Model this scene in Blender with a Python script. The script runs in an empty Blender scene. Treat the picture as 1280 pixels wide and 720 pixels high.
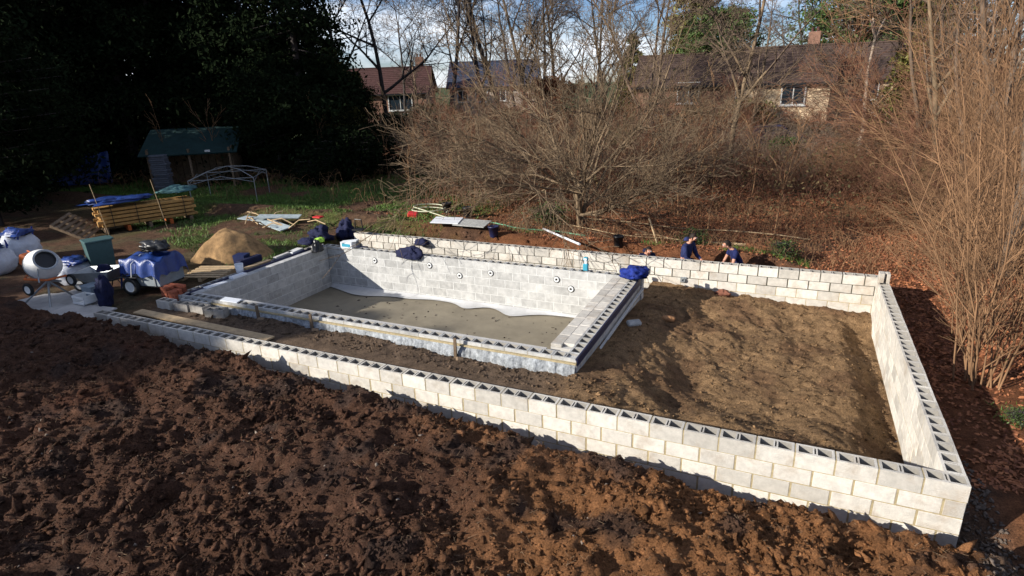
import bpy, math, random
import numpy as np
from mathutils import Vector, Matrix, Euler
PI = math.pi
S = bpy.context.scene
COL = S.collection
R = math.radians
rng = np.random.default_rng(7)
rnd = random.Random(7)

# ------------------------------------------------------------------ camera, world, sun
CAM = Vector((-2.196, -7.149, 4.450)); YAW, PITCH, ROLL = -.443, .332, -.036; FOC = 746.2
def make_camera():
    cd = bpy.data.cameras.new('camera'); co = bpy.data.objects.new('camera', cd); COL.objects.link(co)
    cy, sy, cp, sp, cr, sr = math.cos(YAW), math.sin(YAW), math.cos(PITCH), math.sin(PITCH), math.cos(ROLL), math.sin(ROLL)
    f = Vector((sy*cp, cy*cp, -sp)); r = Vector((cy, -sy, 0)); u = r.cross(f)
    r2 = r*cr+u*sr; u2 = -r*sr+u*cr
    m = Matrix((r2, u2, -f)).transposed().to_4x4(); m.translation = CAM
    co.matrix_world = m
    cd.sensor_width = 36; cd.sensor_fit = 'HORIZONTAL'; cd.lens = FOC/1280*36
    cd.clip_start = .1; cd.clip_end = 3000
    S.camera = co
make_camera()
SUN_EL = R(22.5)
SUN_TRAVEL = Vector((.69, .72, 0)).normalized()          # the way the light goes over the ground
S.view_settings.view_transform = 'Standard'; S.view_settings.look = 'None'
S.view_settings.exposure = 0.65; S.view_settings.gamma = 1
def make_world():
    w = bpy.data.worlds.new('World'); S.world = w; w.use_nodes = True
    nt = w.node_tree; nt.nodes.clear(); N = nt.nodes.new; L = nt.links.new
    sky = N('ShaderNodeTexSky'); sky.sky_type = 'NISHITA'; sky.sun_disc = False
    sky.sun_elevation = SUN_EL
    az = math.atan2(-SUN_TRAVEL.x, -SUN_TRAVEL.y)         # bearing of the sun, from +Y clockwise
    sky.sun_rotation = az; sky.air_density = 1.0; sky.dust_density = 0; sky.ozone_density = 3.0
    tc = N('ShaderNodeTexCoord'); mp = N('ShaderNodeMapping'); mp.inputs['Scale'].default_value = (1.2, 1.2, 4.5)
    L(tc.outputs['Generated'], mp.inputs[0])
    no = N('ShaderNodeTexNoise'); no.inputs['Scale'].default_value = 2.6; no.inputs['Detail'].default_value = 9; no.inputs['Roughness'].default_value = .62
    L(mp.outputs[0], no.inputs['Vector'])
    cr = N('ShaderNodeValToRGB'); cr.color_ramp.elements[0].position = .46; cr.color_ramp.elements[1].position = .66
    L(no.outputs[0], cr.inputs[0])
    mx = N('ShaderNodeMix'); mx.data_type = 'RGBA'
    tint = N('ShaderNodeMix'); tint.data_type = 'RGBA'; tint.blend_type = 'MULTIPLY'; tint.inputs[0].default_value = 1; L(sky.outputs[0], tint.inputs[6]); tint.inputs[7].default_value = (.9, 1.0, 1.32, 1)
    L(cr.outputs[0], mx.inputs[0]); L(tint.outputs[2], mx.inputs[6]); mx.inputs[7].default_value = (14, 14.8, 16, 1)
    bg = N('ShaderNodeBackground'); bg.inputs[1].default_value = .055
    L(mx.outputs[2], bg.inputs[0]); o = N('ShaderNodeOutputWorld'); L(bg.outputs[0], o.inputs[0])
make_world()
def make_sun():
    ld = bpy.data.lights.new('sun', 'SUN'); ld.energy = 5; ld.angle = R(.5); ld.color = (1, .945, .85)
    lo = bpy.data.objects.new('sun', ld); COL.objects.link(lo)
    d = Vector((SUN_TRAVEL.x*math.cos(SUN_EL), SUN_TRAVEL.y*math.cos(SUN_EL), -math.sin(SUN_EL)))
    lo.rotation_euler = d.to_track_quat('-Z', 'Y').to_euler()
    lo.location = (-30, -30, 30)
make_sun()

def polar(px, dist):
    """point on the ground at a bearing (given as a picture column of the horizon) and a distance from the camera"""
    a = YAW+math.atan((px-640)*.9455/FOC)
    return (CAM.x+math.sin(a)*dist, CAM.y+math.cos(a)*dist)

# ------------------------------------------------------------------ noise
def _hash(ix, iy, seed):
    h = (ix.astype(np.int64)*374761393+iy.astype(np.int64)*668265263+seed*974711) & 0xffffffff
    h = ((h ^ (h >> 13))*1274126177) & 0xffffffff
    return ((h ^ (h >> 16)) & 0xffff)/65535.0
def vnoise(x, y, seed=0):
    ix, iy = np.floor(x), np.floor(y); fx, fy = x-ix, y-iy
    fx = fx*fx*(3-2*fx); fy = fy*fy*(3-2*fy)
    a, b = _hash(ix, iy, seed), _hash(ix+1, iy, seed); c, d = _hash(ix, iy+1, seed), _hash(ix+1, iy+1, seed)
    return (a*(1-fx)+b*fx)*(1-fy)+(c*(1-fx)+d*fx)*fy-.5
def fbm(x, y, sc, oct=4, seed=0, rough=.5):
    t = 0; a = 1
    for i in range(oct):
        t = t+a*vnoise(x*sc+17.3*i, y*sc-9.1*i, seed+i); a *= rough; sc *= 2.03
    return t
def ss(e0, e1, x):
    t = np.clip((x-e0)/(e1-e0), 0, 1); return t*t*(3-2*t)

# ------------------------------------------------------------------ materials
_m = {}
def mat(name, col, rough=.9, var=.25, scale=6, bump=.3, bscale=None, spec=.3, metal=0, col2=None, objvar=0, trans=0, detail=6, world=False, stain=None):
    if name in _m: return _m[name]
    m = bpy.data.materials.new(name); m.use_nodes = True; nt = m.node_tree; N = nt.nodes.new; L = nt.links.new
    b = nt.nodes['Principled BSDF']; b.inputs['Roughness'].default_value = rough; b.inputs['Metallic'].default_value = metal
    b.inputs['Specular IOR Level'].default_value = spec
    tc = N('ShaderNodeTexCoord'); no = N('ShaderNodeTexNoise'); no.inputs['Scale'].default_value = scale; no.inputs['Detail'].default_value = detail; no.inputs['Roughness'].default_value = .65
    if world:
        ge = N('ShaderNodeNewGeometry'); src = ge.outputs['Position']
    else: src = tc.outputs['Object']
    L(src, no.inputs['Vector'])
    c1 = Vector(col); c2 = Vector(col2) if col2 else c1*(1-var)
    r = N('ShaderNodeValToRGB'); r.color_ramp.elements[0].position = .32; r.color_ramp.elements[1].position = .68
    r.color_ramp.elements[0].color = (*c2, 1); r.color_ramp.elements[1].color = (*(c1*(1+var*.4) if not col2 else c1), 1)
    L(no.outputs[0], r.inputs[0]); out = r.outputs[0]
    if objvar:
        oi = N('ShaderNodeObjectInfo'); mr = N('ShaderNodeMapRange'); mr.inputs[3].default_value = 1-objvar; mr.inputs[4].default_value = 1+objvar*.6
        L(oi.outputs['Random'], mr.inputs[0]); hs = N('ShaderNodeHueSaturation'); L(mr.outputs[0], hs.inputs['Value']); L(out, hs.inputs['Color']); out = hs.outputs[0]
    if stain:
        n4 = N('ShaderNodeTexNoise'); n4.inputs['Scale'].default_value = stain[1]; n4.inputs['Detail'].default_value = 9; n4.inputs['Roughness'].default_value = .7
        L(src, n4.inputs['Vector']); mr4 = N('ShaderNodeMapRange'); mr4.inputs[1].default_value = stain[2]; mr4.inputs[2].default_value = stain[2]+.16; mr4.inputs[4].default_value = stain[3]
        L(n4.outputs[0], mr4.inputs[0]); m4 = N('ShaderNodeMix'); m4.data_type = 'RGBA'; L(mr4.outputs[0], m4.inputs[0]); L(out, m4.inputs[6]); m4.inputs[7].default_value = (*stain[0], 1); out = m4.outputs[2]
    L(out, b.inputs['Base Color'])
    if bump:
        n2 = N('ShaderNodeTexNoise'); n2.inputs['Scale'].default_value = bscale or scale*6; n2.inputs['Detail'].default_value = 6; n2.inputs['Roughness'].default_value = .7
        L(src, n2.inputs['Vector'])
        bp = N('ShaderNodeBump'); bp.inputs['Strength'].default_value = bump; bp.inputs['Distance'].default_value = .02
        L(n2.outputs[0], bp.inputs['Height']); L(bp.outputs[0], b.inputs['Normal'])
    if trans: b.inputs['Transmission Weight'].default_value = trans
    _m[name] = m; return m
BLOCK = mat('concrete_block', (.61, .57, .505), var=.2, scale=9, bump=.6, bscale=70, objvar=.24, world=True, stain=((.30, .21, .13), 2.1, .52, .5))
BLOCKG = mat('grey_concrete_block', (.46, .455, .44), var=.25, scale=7, bump=.6, bscale=70, objvar=.18, world=True, stain=((.62, .61, .58), 2.4, .52, .6))
BLOCKD = mat('muddy_block', (.40, .37, .33), var=.45, scale=7, bump=.6, bscale=60, objvar=.2)
MORTP = mat('pale_mortar', (.42, .34, .20), world=True, var=.3, scale=20, bump=.5)
MORTW = mat('white_mortar', (.62, .62, .60), var=.15, scale=20, bump=.5)
MORTD = mat('dark_wet_mortar', (.10, .095, .07), var=.3, scale=20, bump=.5)
CONC = mat('smooth_concrete', (.50, .48, .45), var=.2, scale=3, bump=.3, bscale=50)
RENDER = mat('splashed_mortar', (.36, .38, .40), var=.6, scale=14, bump=1, bscale=30)
NAVYM = mat('navy_membrane', (.012, .016, .06), rough=.4, var=.3, spec=.5)
NAVY = mat('navy_cloth', (.010, .013, .05), rough=.85, var=.4, scale=14, bump=.6, bscale=60)
BLUE = mat('blue_cloth', (.012, .03, .22), rough=.8, var=.5, scale=12, bump=.6, bscale=50)
TARP = mat('blue_tarpaulin', (.015, .045, .20), rough=.35, var=.4, scale=5, bump=.5, bscale=20, spec=.5)
BLACK = mat('black_plastic', (.012, .012, .014), rough=.4, var=.2, bump=.1, spec=.5)
RUBBER = mat('rubber', (.02, .02, .02), rough=.8)
WOOD = mat('pale_plank', (.50, .36, .21), var=.3, scale=9, bump=.3)
OLDWOOD = mat('weathered_wood', (.20, .14, .09), var=.4, scale=9, bump=.5)
YELLOW = mat('pallet_timber', (.48, .27, .09), var=.35, scale=8, bump=.4, objvar=.25)
BRICK = mat('red_brick', (.33, .095, .05), var=.3, scale=14, bump=.5, objvar=.5)
SAND = mat('building_sand', (.30, .18, .08), var=.5, scale=7, bump=1, bscale=40)
WHITEP = mat('white_paint', (.72, .72, .70), rough=.45, var=.12, scale=8, bump=.1)
WHITEBAG = mat('woven_white_bag', (.66, .68, .74), rough=.6, var=.2, scale=6, bump=.7, bscale=14)
ORANGE = mat('orange_paint', (.55, .13, .03), rough=.5, var=.3)
GREYM = mat('galvanised_metal', (.35, .37, .38), rough=.45, metal=.6, var=.2, bump=.1)
GREENBIN = mat('dark_green_plastic', (.05, .10, .10), rough=.5, var=.2, bump=.1)
PLASTW = mat('white_plastic', (.75, .77, .80), rough=.4, var=.08, bump=.05)
CYAN = mat('cyan_plastic', (.05, .30, .42), rough=.4, var=.1, bump=.05)
RED = mat('red_plastic', (.5, .03, .03), rough=.5, var=.2, bump=.05)
GREENH = mat('green_hose', (.12, .34, .20), rough=.5, var=.2, bump=0)
HOSE = mat('pale_hose', (.50, .50, .36), rough=.5, var=.2, bump=0)
SHEETM = mat('polythene_sheet', (.50, .50, .50), rough=.5, var=.15, scale=3, bump=.7, bscale=7, spec=.5)
LIME = mat('lime_cloth', (.35, .6, .08), rough=.8)
SKIN = mat('skin', (.50, .25, .17), rough=.6, var=.1, bump=.05)
HAIR = mat('dark_hair', (.02, .012, .008), rough=.7, var=.3)
BARK = mat('grey_brown_bark', (.17, .12, .085), var=.5, scale=3, bump=.5, bscale=14, objvar=.25)
BARKD = mat('dark_bark', (.055, .045, .042), var=.4, scale=3, bump=.5, bscale=14)
BARKO = mat('ochre_twig', (.26, .145, .074), var=.55, scale=1.3, bump=.3, bscale=14, objvar=.2)
BARKR = mat('russet_twig', (.25, .12, .07), var=.5, scale=1.5, bump=.3, bscale=14, objvar=.25)
BARKW = mat('pale_bark', (.33, .26, .20), var=.3, scale=3, bump=.4, bscale=14)
BARKG = mat('mossy_bark', (.20, .14, .085), var=.5, scale=2, bump=.5, bscale=14)
LEAFD = mat('dark_evergreen', (.012, .019, .008), rough=1, spec=.03, var=.6, scale=1.5, bump=0, objvar=.3)
LEAFG = mat('green_foliage', (.07, .11, .025), rough=.6, var=.6, scale=1.6, bump=0, objvar=.2)
LEAFY = mat('olive_foliage', (.15, .14, .03), rough=.6, var=.6, scale=1.6, bump=0, objvar=.2)
LEAFC = mat('copper_leaves', (.30, .10, .035), rough=.7, var=.5, scale=1.6, bump=0)
GRASSM = mat('grass_blades', (.10, .18, .03), rough=.6, var=.6, scale=.6, bump=0)
LEAFLIT = mat('fallen_leaf', (.42, .165, .07), rough=.8, var=.0, scale=9, bump=0, col2=(.12, .04, .022), detail=2)
SOILC = mat('soil_clod', (.22, .115, .06), var=.5, scale=1.1, bump=.8, bscale=40, detail=8)
SOILP = mat('pale_pebble', (.24, .19, .15), var=.5, scale=2, bump=.4, bscale=40)
GLASS = mat('window_glass', (.02, .03, .04), rough=.08, var=.2, spec=.8, bump=0)
FRAMEW = mat('window_frame', (.6, .6, .58), rough=.5, bump=0)
TILE = mat('red_brown_tiles', (.075, .034, .03), var=.35, scale=3, bump=.8, bscale=9)
TILEB = mat('brown_tiles', (.085, .055, .045), var=.35, scale=3, bump=.8, bscale=9)
SLATE = mat('blue_slate', (.04, .05, .085), var=.3, scale=3, bump=.6, bscale=9)
BRICKW = mat('brown_brick_wall', (.24, .13, .09), var=.3, scale=4, bump=.4)
BUFF = mat('buff_brick_wall', (.66, .50, .33), var=.25, scale=3, bump=.4)
PALEW = mat('pale_render_wall', (.42, .34, .28), var=.25, scale=3, bump=.3)
CARB = mat('dark_blue_car_paint', (.02, .025, .09), rough=.25, var=.1, spec=.6, bump=0)
ROOFG = mat('green_mineral_felt', (.010, .035, .035), rough=.8, var=.4, scale=3, bump=.4)

CAVITY = mat('cavity_wall_shade', (.30, .28, .25), var=.2, bump=.3, bscale=60)  # concrete darkened in colour to deepen the shade inside the block hollows
HOLE = mat('cavity_bottom_shade', (.02, .02, .022), var=.2)  # near-black colour paints the deep shade at the bottom of each hollow
def ground_material():
    m = bpy.data.materials.new('ground'); m.use_nodes = True; nt = m.node_tree; N = nt.nodes.new; L = nt.links.new
    b = nt.nodes['Principled BSDF']; b.inputs['Roughness'].default_value = .95; b.inputs['Specular IOR Level'].default_value = .15
    at = N('ShaderNodeAttribute'); at.attribute_name = 'soil_colour'
    tc = N('ShaderNodeTexCoord')
    def noise(s, d=8, r=.7):
        n = N('ShaderNodeTexNoise'); n.inputs['Scale'].default_value = s; n.inputs['Detail'].default_value = d; n.inputs['Roughness'].default_value = r
        L(tc.outputs['Object'], n.inputs['Vector']); return n
    n1 = noise(5); mr = N('ShaderNodeMapRange'); mr.inputs[1].default_value = .3; mr.inputs[2].default_value = .7; mr.inputs[3].default_value = .5; mr.inputs[4].default_value = 1.45
    L(n1.outputs[0], mr.inputs[0])
    n3 = noise(45); m3 = N('ShaderNodeMapRange'); m3.inputs[1].default_value = .3; m3.inputs[2].default_value = .7; m3.inputs[3].default_value = .4; m3.inputs[4].default_value = 1.6
    L(n3.outputs[0], m3.inputs[0])
    mu = N('ShaderNodeMath'); mu.operation = 'MULTIPLY'; L(mr.outputs[0], mu.inputs[0]); L(m3.outputs[0], mu.inputs[1])
    vm = N('ShaderNodeVectorMath'); vm.operation = 'SCALE'; L(at.outputs['Color'], vm.inputs[0]); L(mu.outputs[0], vm.inputs['Scale'])
    L(vm.outputs[0], b.inputs['Base Color'])
    n2 = noise(22, 12, .85); bp = N('ShaderNodeBump'); bp.inputs['Strength'].default_value = 1; bp.inputs['Distance'].default_value = .09
    L(n2.outputs[0], bp.inputs['Height']); L(bp.outputs[0], b.inputs['Normal'])
    return m
GROUND = ground_material()

# ------------------------------------------------------------------ object helpers
def tag(o, label=None, cat=None, group=None, kind=None):
    if label: o['label'] = label
    if cat: o['category'] = cat
    if group: o['group'] = group
    if kind: o['kind'] = kind
    return o
def thing(name, label, cat, loc=(0, 0, 0), rz=0, group=None):
    o = bpy.data.objects.new(name, None); COL.objects.link(o); o.location = loc; o.rotation_euler = (0, 0, rz)
    o.empty_display_size = .1
    return tag(o, label, cat, group)
def link(name, me, parent=None, loc=None, rot=None, scale=None):
    o = bpy.data.objects.new(name, me); COL.objects.link(o); o.parent = parent
    if loc is not None: o.location = loc
    if rot is not None: o.rotation_euler = rot
    if scale is not None: o.scale = scale
    return o
class MB:
    def __init__(s): s.v = []; s.f = []; s.mi = []; s.M = Matrix.Identity(4)
    def add(s, vs, fs, mi=0):
        n = len(s.v); s.v += [tuple(s.M @ Vector(p)) for p in vs]; s.f += [tuple(i+n for i in f) for f in fs]; s.mi += [mi]*len(fs); return s
    def box(s, c, d, rot=(0, 0, 0), taper=1, ch=0, mi=0):
        x, y, z = d[0]/2, d[1]/2, d[2]/2; E = Euler(rot).to_matrix(); c = Vector(c)
        if ch:
            vs = []
            for sz in (-1, 1):
                for k, (ex, ey, ez) in enumerate(((x-ch, y-ch, z), (x, y-ch, z-ch), (x-ch, y, z-ch))):
                    pass
            vs = []; idx = {}
            for sx in (-1, 1):
                for sy in (-1, 1):
                    for sz in (-1, 1):
                        for a, p in enumerate(((x, y-ch, z-ch), (x-ch, y, z-ch), (x-ch, y-ch, z))):
                            idx[sx, sy, sz, a] = len(vs); vs.append((sx*p[0], sy*p[1], sz*p[2]))
            fs = []
            def q(*k): fs.append(tuple(idx[i] for i in k))
            for g in (-1, 1):
                q((g, -1, -1, 0), (g, 1, -1, 0), (g, 1, 1, 0), (g, -1, 1, 0))
                q((-1, g, -1, 1), (1, g, -1, 1), (1, g, 1, 1), (-1, g, 1, 1))
                q((-1, -1, g, 2), (1, -1, g, 2), (1, 1, g, 2), (-1, 1, g, 2))
            for a in (-1, 1):
                for b in (-1, 1):
                    q((a, b, -1, 0), (a, b, 1, 0), (a, b, 1, 1), (a, b, -1, 1))
                    q((a, -1, b, 0), (a, 1, b, 0), (a, 1, b, 2), (a, -1, b, 2))
                    q((-1, a, b, 1), (1, a, b, 1), (1, a, b, 2), (-1, a, b, 2))
                    for cc in (-1, 1): q((a, b, cc, 0), (a, b, cc, 1), (a, b, cc, 2))
        else:
            vs = [(sx*x*(taper if sz > 0 else 1), sy*y*(taper if sz > 0 else 1), sz*z) for sz in (-1, 1) for sy in (-1, 1) for sx in (-1, 1)]
            fs = [(0, 2, 3, 1), (4, 5, 7, 6), (0, 1, 5, 4), (2, 6, 7, 3), (0, 4, 6, 2), (1, 3, 7, 5)]
        return s.add([c+E @ Vector(p) for p in vs], fs, mi)
    def tube(s, path, r, n=8, cap=True, mi=0):
        P = [Vector(p) for p in path]; rr = r if isinstance(r, (list, tuple)) else [r]*len(P)
        vs = []; ref = None
        for i, p in enumerate(P):
            t = (P[min(i+1, len(P)-1)]-P[max(i-1, 0)]).normalized()
            a = t.orthogonal() if ref is None else (ref-t*ref.dot(t))
            a.normalize(); ref = a; b = t.cross(a)
            vs += [p+(a*math.cos(2*PI*k/n)+b*math.sin(2*PI*k/n))*rr[i] for k in range(n)]
        fs = [(i*n+k, i*n+(k+1) % n, (i+1)*n+(k+1) % n, (i+1)*n+k) for i in range(len(P)-1) for k in range(n)]
        if cap: fs += [tuple(range(n-1, -1, -1)), tuple((len(P)-1)*n+k for k in range(n))]
        return s.add(vs, fs, mi)
    def lathe(s, prof, n=20, c=(0, 0, 0), mat4=None, mi=0):
        vs = [Vector((r*math.cos(2*PI*k/n), r*math.sin(2*PI*k/n), z)) for r, z in prof for k in range(n)]
        if mat4 is not None: vs = [mat4 @ p for p in vs]
        vs = [p+Vector(c) for p in vs]
        fs = [(i*n+k, i*n+(k+1) % n, (i+1)*n+(k+1) % n, (i+1)*n+k) for i in range(len(prof)-1) for k in range(n)]
        return s.add(vs, fs, mi)
    def build(s, name, mats, parent=None, smooth=False, loc=None):
        me = bpy.data.meshes.new(name); me.from_pydata(s.v, [], s.f)
        for m in (mats if isinstance(mats, (list, tuple)) else [mats]): me.materials.append(m)
        me.polygons.foreach_set('material_index', s.mi)
        if smooth: me.polygons.foreach_set('use_smooth', [True]*len(s.f))
        me.validate(); me.update()
        import bmesh
        bm = bmesh.new(); bm.from_mesh(me); bmesh.ops.recalc_face_normals(bm, faces=bm.faces); bm.to_mesh(me); bm.free()
        return link(name, me, parent, loc)
def fast_mesh(name, V, F, m, smooth=False):
    """V (n,3), F (m,k) with k 3 or 4"""
    me = bpy.data.meshes.new(name); k = F.shape[1]
    me.vertices.add(len(V)); me.vertices.foreach_set('co', V.astype(np.float32).ravel())
    me.loops.add(F.size); me.loops.foreach_set('vertex_index', F.astype(np.int32).ravel())
    me.polygons.add(len(F)); me.polygons.foreach_set('loop_start', np.arange(0, F.size, k, dtype=np.int32))
    me.polygons.foreach_set('loop_total', np.full(len(F), k, dtype=np.int32))
    if smooth: me.polygons.foreach_set('use_smooth', np.ones(len(F), bool))
    for x in (m if isinstance(m, (list, tuple)) else [m]): me.materials.append(x)
    me.update(calc_edges=True); return me
def crumple(name, c, size, m, parent=None, seed=0, amp=.3, n=14, flat=.0, drop=None, rot=0):
    """a lump of cloth or filled sack"""
    from mathutils import noise
    vs = []; fs = []; n = int(n*1.6); off = Vector((seed*7.3, seed*3.1, seed*1.7))
    for i in range(n+1):
        t = PI*i/n
        for k in range(2*n):
            a = PI*k/n
            d = Vector((math.sin(t)*math.cos(a), math.sin(t)*math.sin(a), math.cos(t)))
            q = d*1.1+off
            f = 1+amp*(1.5*noise.noise(q)+1.1*(abs(noise.noise(q*2.3))-.2)*-2+.55*abs(noise.noise(q*5.1)))
            p = Vector((d.x*size[0]*f, d.y*size[1]*f, d.z*size[2]*(1+(f-1)*.9)))
            if p.z < -flat*size[2]: p.z = -flat*size[2]
            if rot: p.rotate(Euler((0, 0, rot)))
            vs.append(p+Vector(c))
    w = 2*n
    for i in range(n):
        for k in range(w): fs.append((i*w+k, (i+1)*w+k, (i+1)*w+(k+1) % w, i*w+(k+1) % w))
    b = MB(); b.add(vs, fs); return b.build(name, m, parent, smooth=True)

# ------------------------------------------------------------------ ground
NWY = 0.0
def ground_z(x, y):
    big = fbm(x, y, .35, 3, 11)
    # open country
    z = -.45+.10*big-.0*x
    z = z+.33*ss(-9, -16, x)*ss(30, 8, y)                                  # the working area on the left is a little higher
    z = z+.30*ss(11.5, 9.6, y)*ss(9, 9.6, y)*ss(-.8, -3, x)                 # heap along the trench
    z = z+.4*ss(0, 14, x)*ss(30, 5, y)
    # right of the structure
    right = -.70-.32*ss(1.3, .0, y)+.20*ss(.8, 3.2, x)+.05*big
    right = right+.45*np.exp(-((x-1.45)/.5)**2-((y-.25)/.65)**2)
    z = z+(right-z)*ss(-.1, .0, x)*ss(9.5, 7.6, y)*ss(6, 2.5, x)
    # foreground spoil
    wallline = np.interp(x, [-18, -15.8, -14, -11.4, -7.7, -4.9, -2.6, 0, 2], [-.10, -.16, -.28, -.34, -.54, -.72, -.79, -.90, -1.15])
    yc = np.interp(x, [-16, -11, -5, 0], [-.30, -.40, -.55, -.55])+.12*vnoise(x*.9, x*0, 5)
    crest = wallline+(-yc)*(4.45-wallline)/7.15+.02
    back = crest+.22*fbm(x, y, .55, 3, 3)*ss(0, -2.5, y)-.10*ss(-1, -4, y)+.05*ss(-4, -1, x)*ss(-1, -3, y)
    t = ss(yc-.02, -.02, y)
    fore = back*(1-t)+(wallline-.18)*t
    k = ss(.10, .05, y)*ss(1.1, .1, x)
    z = z*(1-k)+fore*k
    # trench behind the far wall
    tr = ss(8.0, 8.06, y)*ss(9.55, 9.15, y)*ss(-9.5, -8, x)*ss(-1.2, -2.0, x)
    z = z*(1-tr)+(-1.15)*tr
    # inside the outer walls
    inside = ss(.08, .14, y)*ss(7.95, 7.88, y)*ss(-.08, -.14, x)*ss(-15.6, -15.0, x)
    sand = -.80+.10*ss(-1.2, -3.2, x)-.20*ss(2.0, -.2, -x)*ss(6, 2, y)+.16*fbm(x, y, .8, 3, 21)+.1*ss(2.2, .9, y)-.06*ss(2.5, 6, y)
    sand = sand+.05*np.sin((x*.8+y*.55)*7+2*vnoise(x*.8, y*.8, 3))*ss(.5, -1, x+2.5)*.6
    strip = -.22-.10*ss(-9, -6, x)+.07*fbm(x, y, 1.1, 3, 9)
    sand = sand+(strip-sand)*ss(-3.6, -5.6, x)*ss(3.0, 1.6, y)
    sand = sand+(-.85-sand)*ss(-5.2, -5.4, x)*ss(6.2, 6.45, y)
    shoulder = np.interp(y, [1.4, 3, 5.6, 7.8], [-.26, -.34, -.50, -.62])+.05*fbm(x, y, 1.6, 3, 19)
    sh = ss(-3.4, -4.9, x)*ss(-5.3, -5.2, x)
    sand = sand*(1-sh)+np.maximum(shoulder, sand)*sh
    sand = sand-.30*ss(-.95, -.35, x)*ss(7.6, 6.8, y)+.09*np.abs(fbm(x*1.2+y*.4, y*.8-x*.3, 1.3, 4, 77, .62))*ss(-4.8, -4.0, x)-.07*np.abs(fbm(x, y, 4.5, 4, 79, .7))*ss(-4.9, -4.4, x)
    z = z*(1-inside)+sand*inside
    pool = ss(1.70, 1.76, y)*ss(6.36, 6.28, y)*ss(-5.45, -5.52, x)*ss(-14.78, -14.70, x)
    z = z*(1-pool)+(-1.6)*pool
    # mud roughness
    soft = (1-pool)
    fg = ss(.15, -.2, y)*ss(2.5, 1, x)*ss(-25, -19, x)
    rough = .022*fbm(x, y, 4, 4, 31, .6)-.30*fg*(np.abs(fbm(x, y, .9, 3, 41, .5))-.15)+.13*fg*fbm(x, y, 2.6, 5, 51, .72)-.09*fg*np.abs(fbm(x*1.6, y, 5.5, 2, 57, .6))
    return z+soft*rough+.05*vnoise(x*1.3, y*1.3, 61)*soft
def gz(x, y): return float(ground_z(np.array([float(x)]), np.array([float(y)]))[0])

def stretch(core, far, n):
    """coordinates from the edge of the core out to far, spacing growing"""
    t = np.linspace(0, 1, n+1)[1:]
    return core+(far-core)*(t**3*.97+.03*t)
def ground_col(x, y):
    def c(*a): return np.array(a)[None, :]
    col = np.repeat(c(.115, .062, .038), len(x), 0)                       # brown earth
    def lay(cc, w): nonlocal_col[0] = nonlocal_col[0]*(1-w[:, None])+cc*w[:, None]
    nonlocal_col = [col]
    n1 = fbm(x, y, .5, 4, 71); n2 = fbm(x, y, 1.7, 4, 81)
    lay(c(.19, .078, .036), ss(-.25, .25, n1+.1)*ss(7, 9, y+n1)*ss(-16, -11, x))       # leaf mould behind
    lay(c(.20, .08, .036), ss(-.2, .1, x)*ss(-1, 1, y+3*n2))
    lay(c(.065, .10, .022), ss(-.1, .3, n1+.22)*ss(4, 9, y+.35*(x+24))*ss(-11, -16, x+3*n2))  # grass
    lay(c(.045, .06, .018), ss(30, 45, y)*.7)
    lay(c(.10, .075, .042), ss(.1, .45, n2+.15)*ss(-13, -15.5, x)*ss(11, 6, y)*ss(-.5, .5, y))
    # foreground: dark brown to orange clay at the right
    fgw = ss(.12, .0, y)*ss(1.6, .6, x)*ss(-30, -22, x)
    o = ss(-7.5, -2.5, x+3*n1)
    dk = c(.105, .052, .032); orr = c(.275, .125, .052)
    fc = dk*(1-o[:, None])+orr*o[:, None]
    nonlocal_col[0] = nonlocal_col[0]*(1-fgw[:, None])+fc*fgw[:, None]
    lay(c(.06, .038, .030), fgw*ss(.12, .4, n2)*.8)
    lay(c(.16, .055, .030), fgw*ss(.1, .4, n1)*ss(-11, -15, x))
    ins = ss(.08, .14, y)*ss(7.95, 7.88, y)*ss(-.08, -.14, x)*ss(-15.6, -15.0, x)
    lay(c(.30, .185, .095), ins)
    lay(c(.17, .095, .052), ins*ss(-.05, .35, n2)*.7)
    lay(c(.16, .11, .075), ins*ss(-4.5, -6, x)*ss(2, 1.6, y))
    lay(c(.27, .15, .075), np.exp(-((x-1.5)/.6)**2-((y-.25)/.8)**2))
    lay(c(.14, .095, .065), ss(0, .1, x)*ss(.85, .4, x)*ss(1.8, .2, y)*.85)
    return nonlocal_col[0]
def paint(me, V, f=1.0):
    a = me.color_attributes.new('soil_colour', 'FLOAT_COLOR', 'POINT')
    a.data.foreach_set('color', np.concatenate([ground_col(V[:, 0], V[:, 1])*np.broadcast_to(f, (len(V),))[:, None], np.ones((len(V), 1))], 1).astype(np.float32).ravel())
def make_ground():
    xs = np.concatenate([stretch(-22, -600, 80)[::-1], np.arange(-22, 3, .042), stretch(3, 600, 80)])
    ys = np.concatenate([stretch(-6, -300, 40)[::-1], np.arange(-6, 11, .042), stretch(11, 900, 110)])
    X, Y = np.meshgrid(xs, ys); Z = ground_z(X, Y)
    nx, ny = len(xs), len(ys)
    V = np.stack([X, Y, Z], -1).reshape(-1, 3)
    i = np.arange(nx-1)[None, :]+np.arange(ny-1)[:, None]*nx
    F = np.stack([i, i+1, i+1+nx, i+nx], -1).reshape(-1, 4)
    me = fast_mesh('ground', V, F, GROUND, smooth=True)
    paint(me, V)
    tag(link('ground', me), 'brown earth with leaf litter, patches of grass and churned spoil around the building site', kind='structure')
make_ground()

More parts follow.
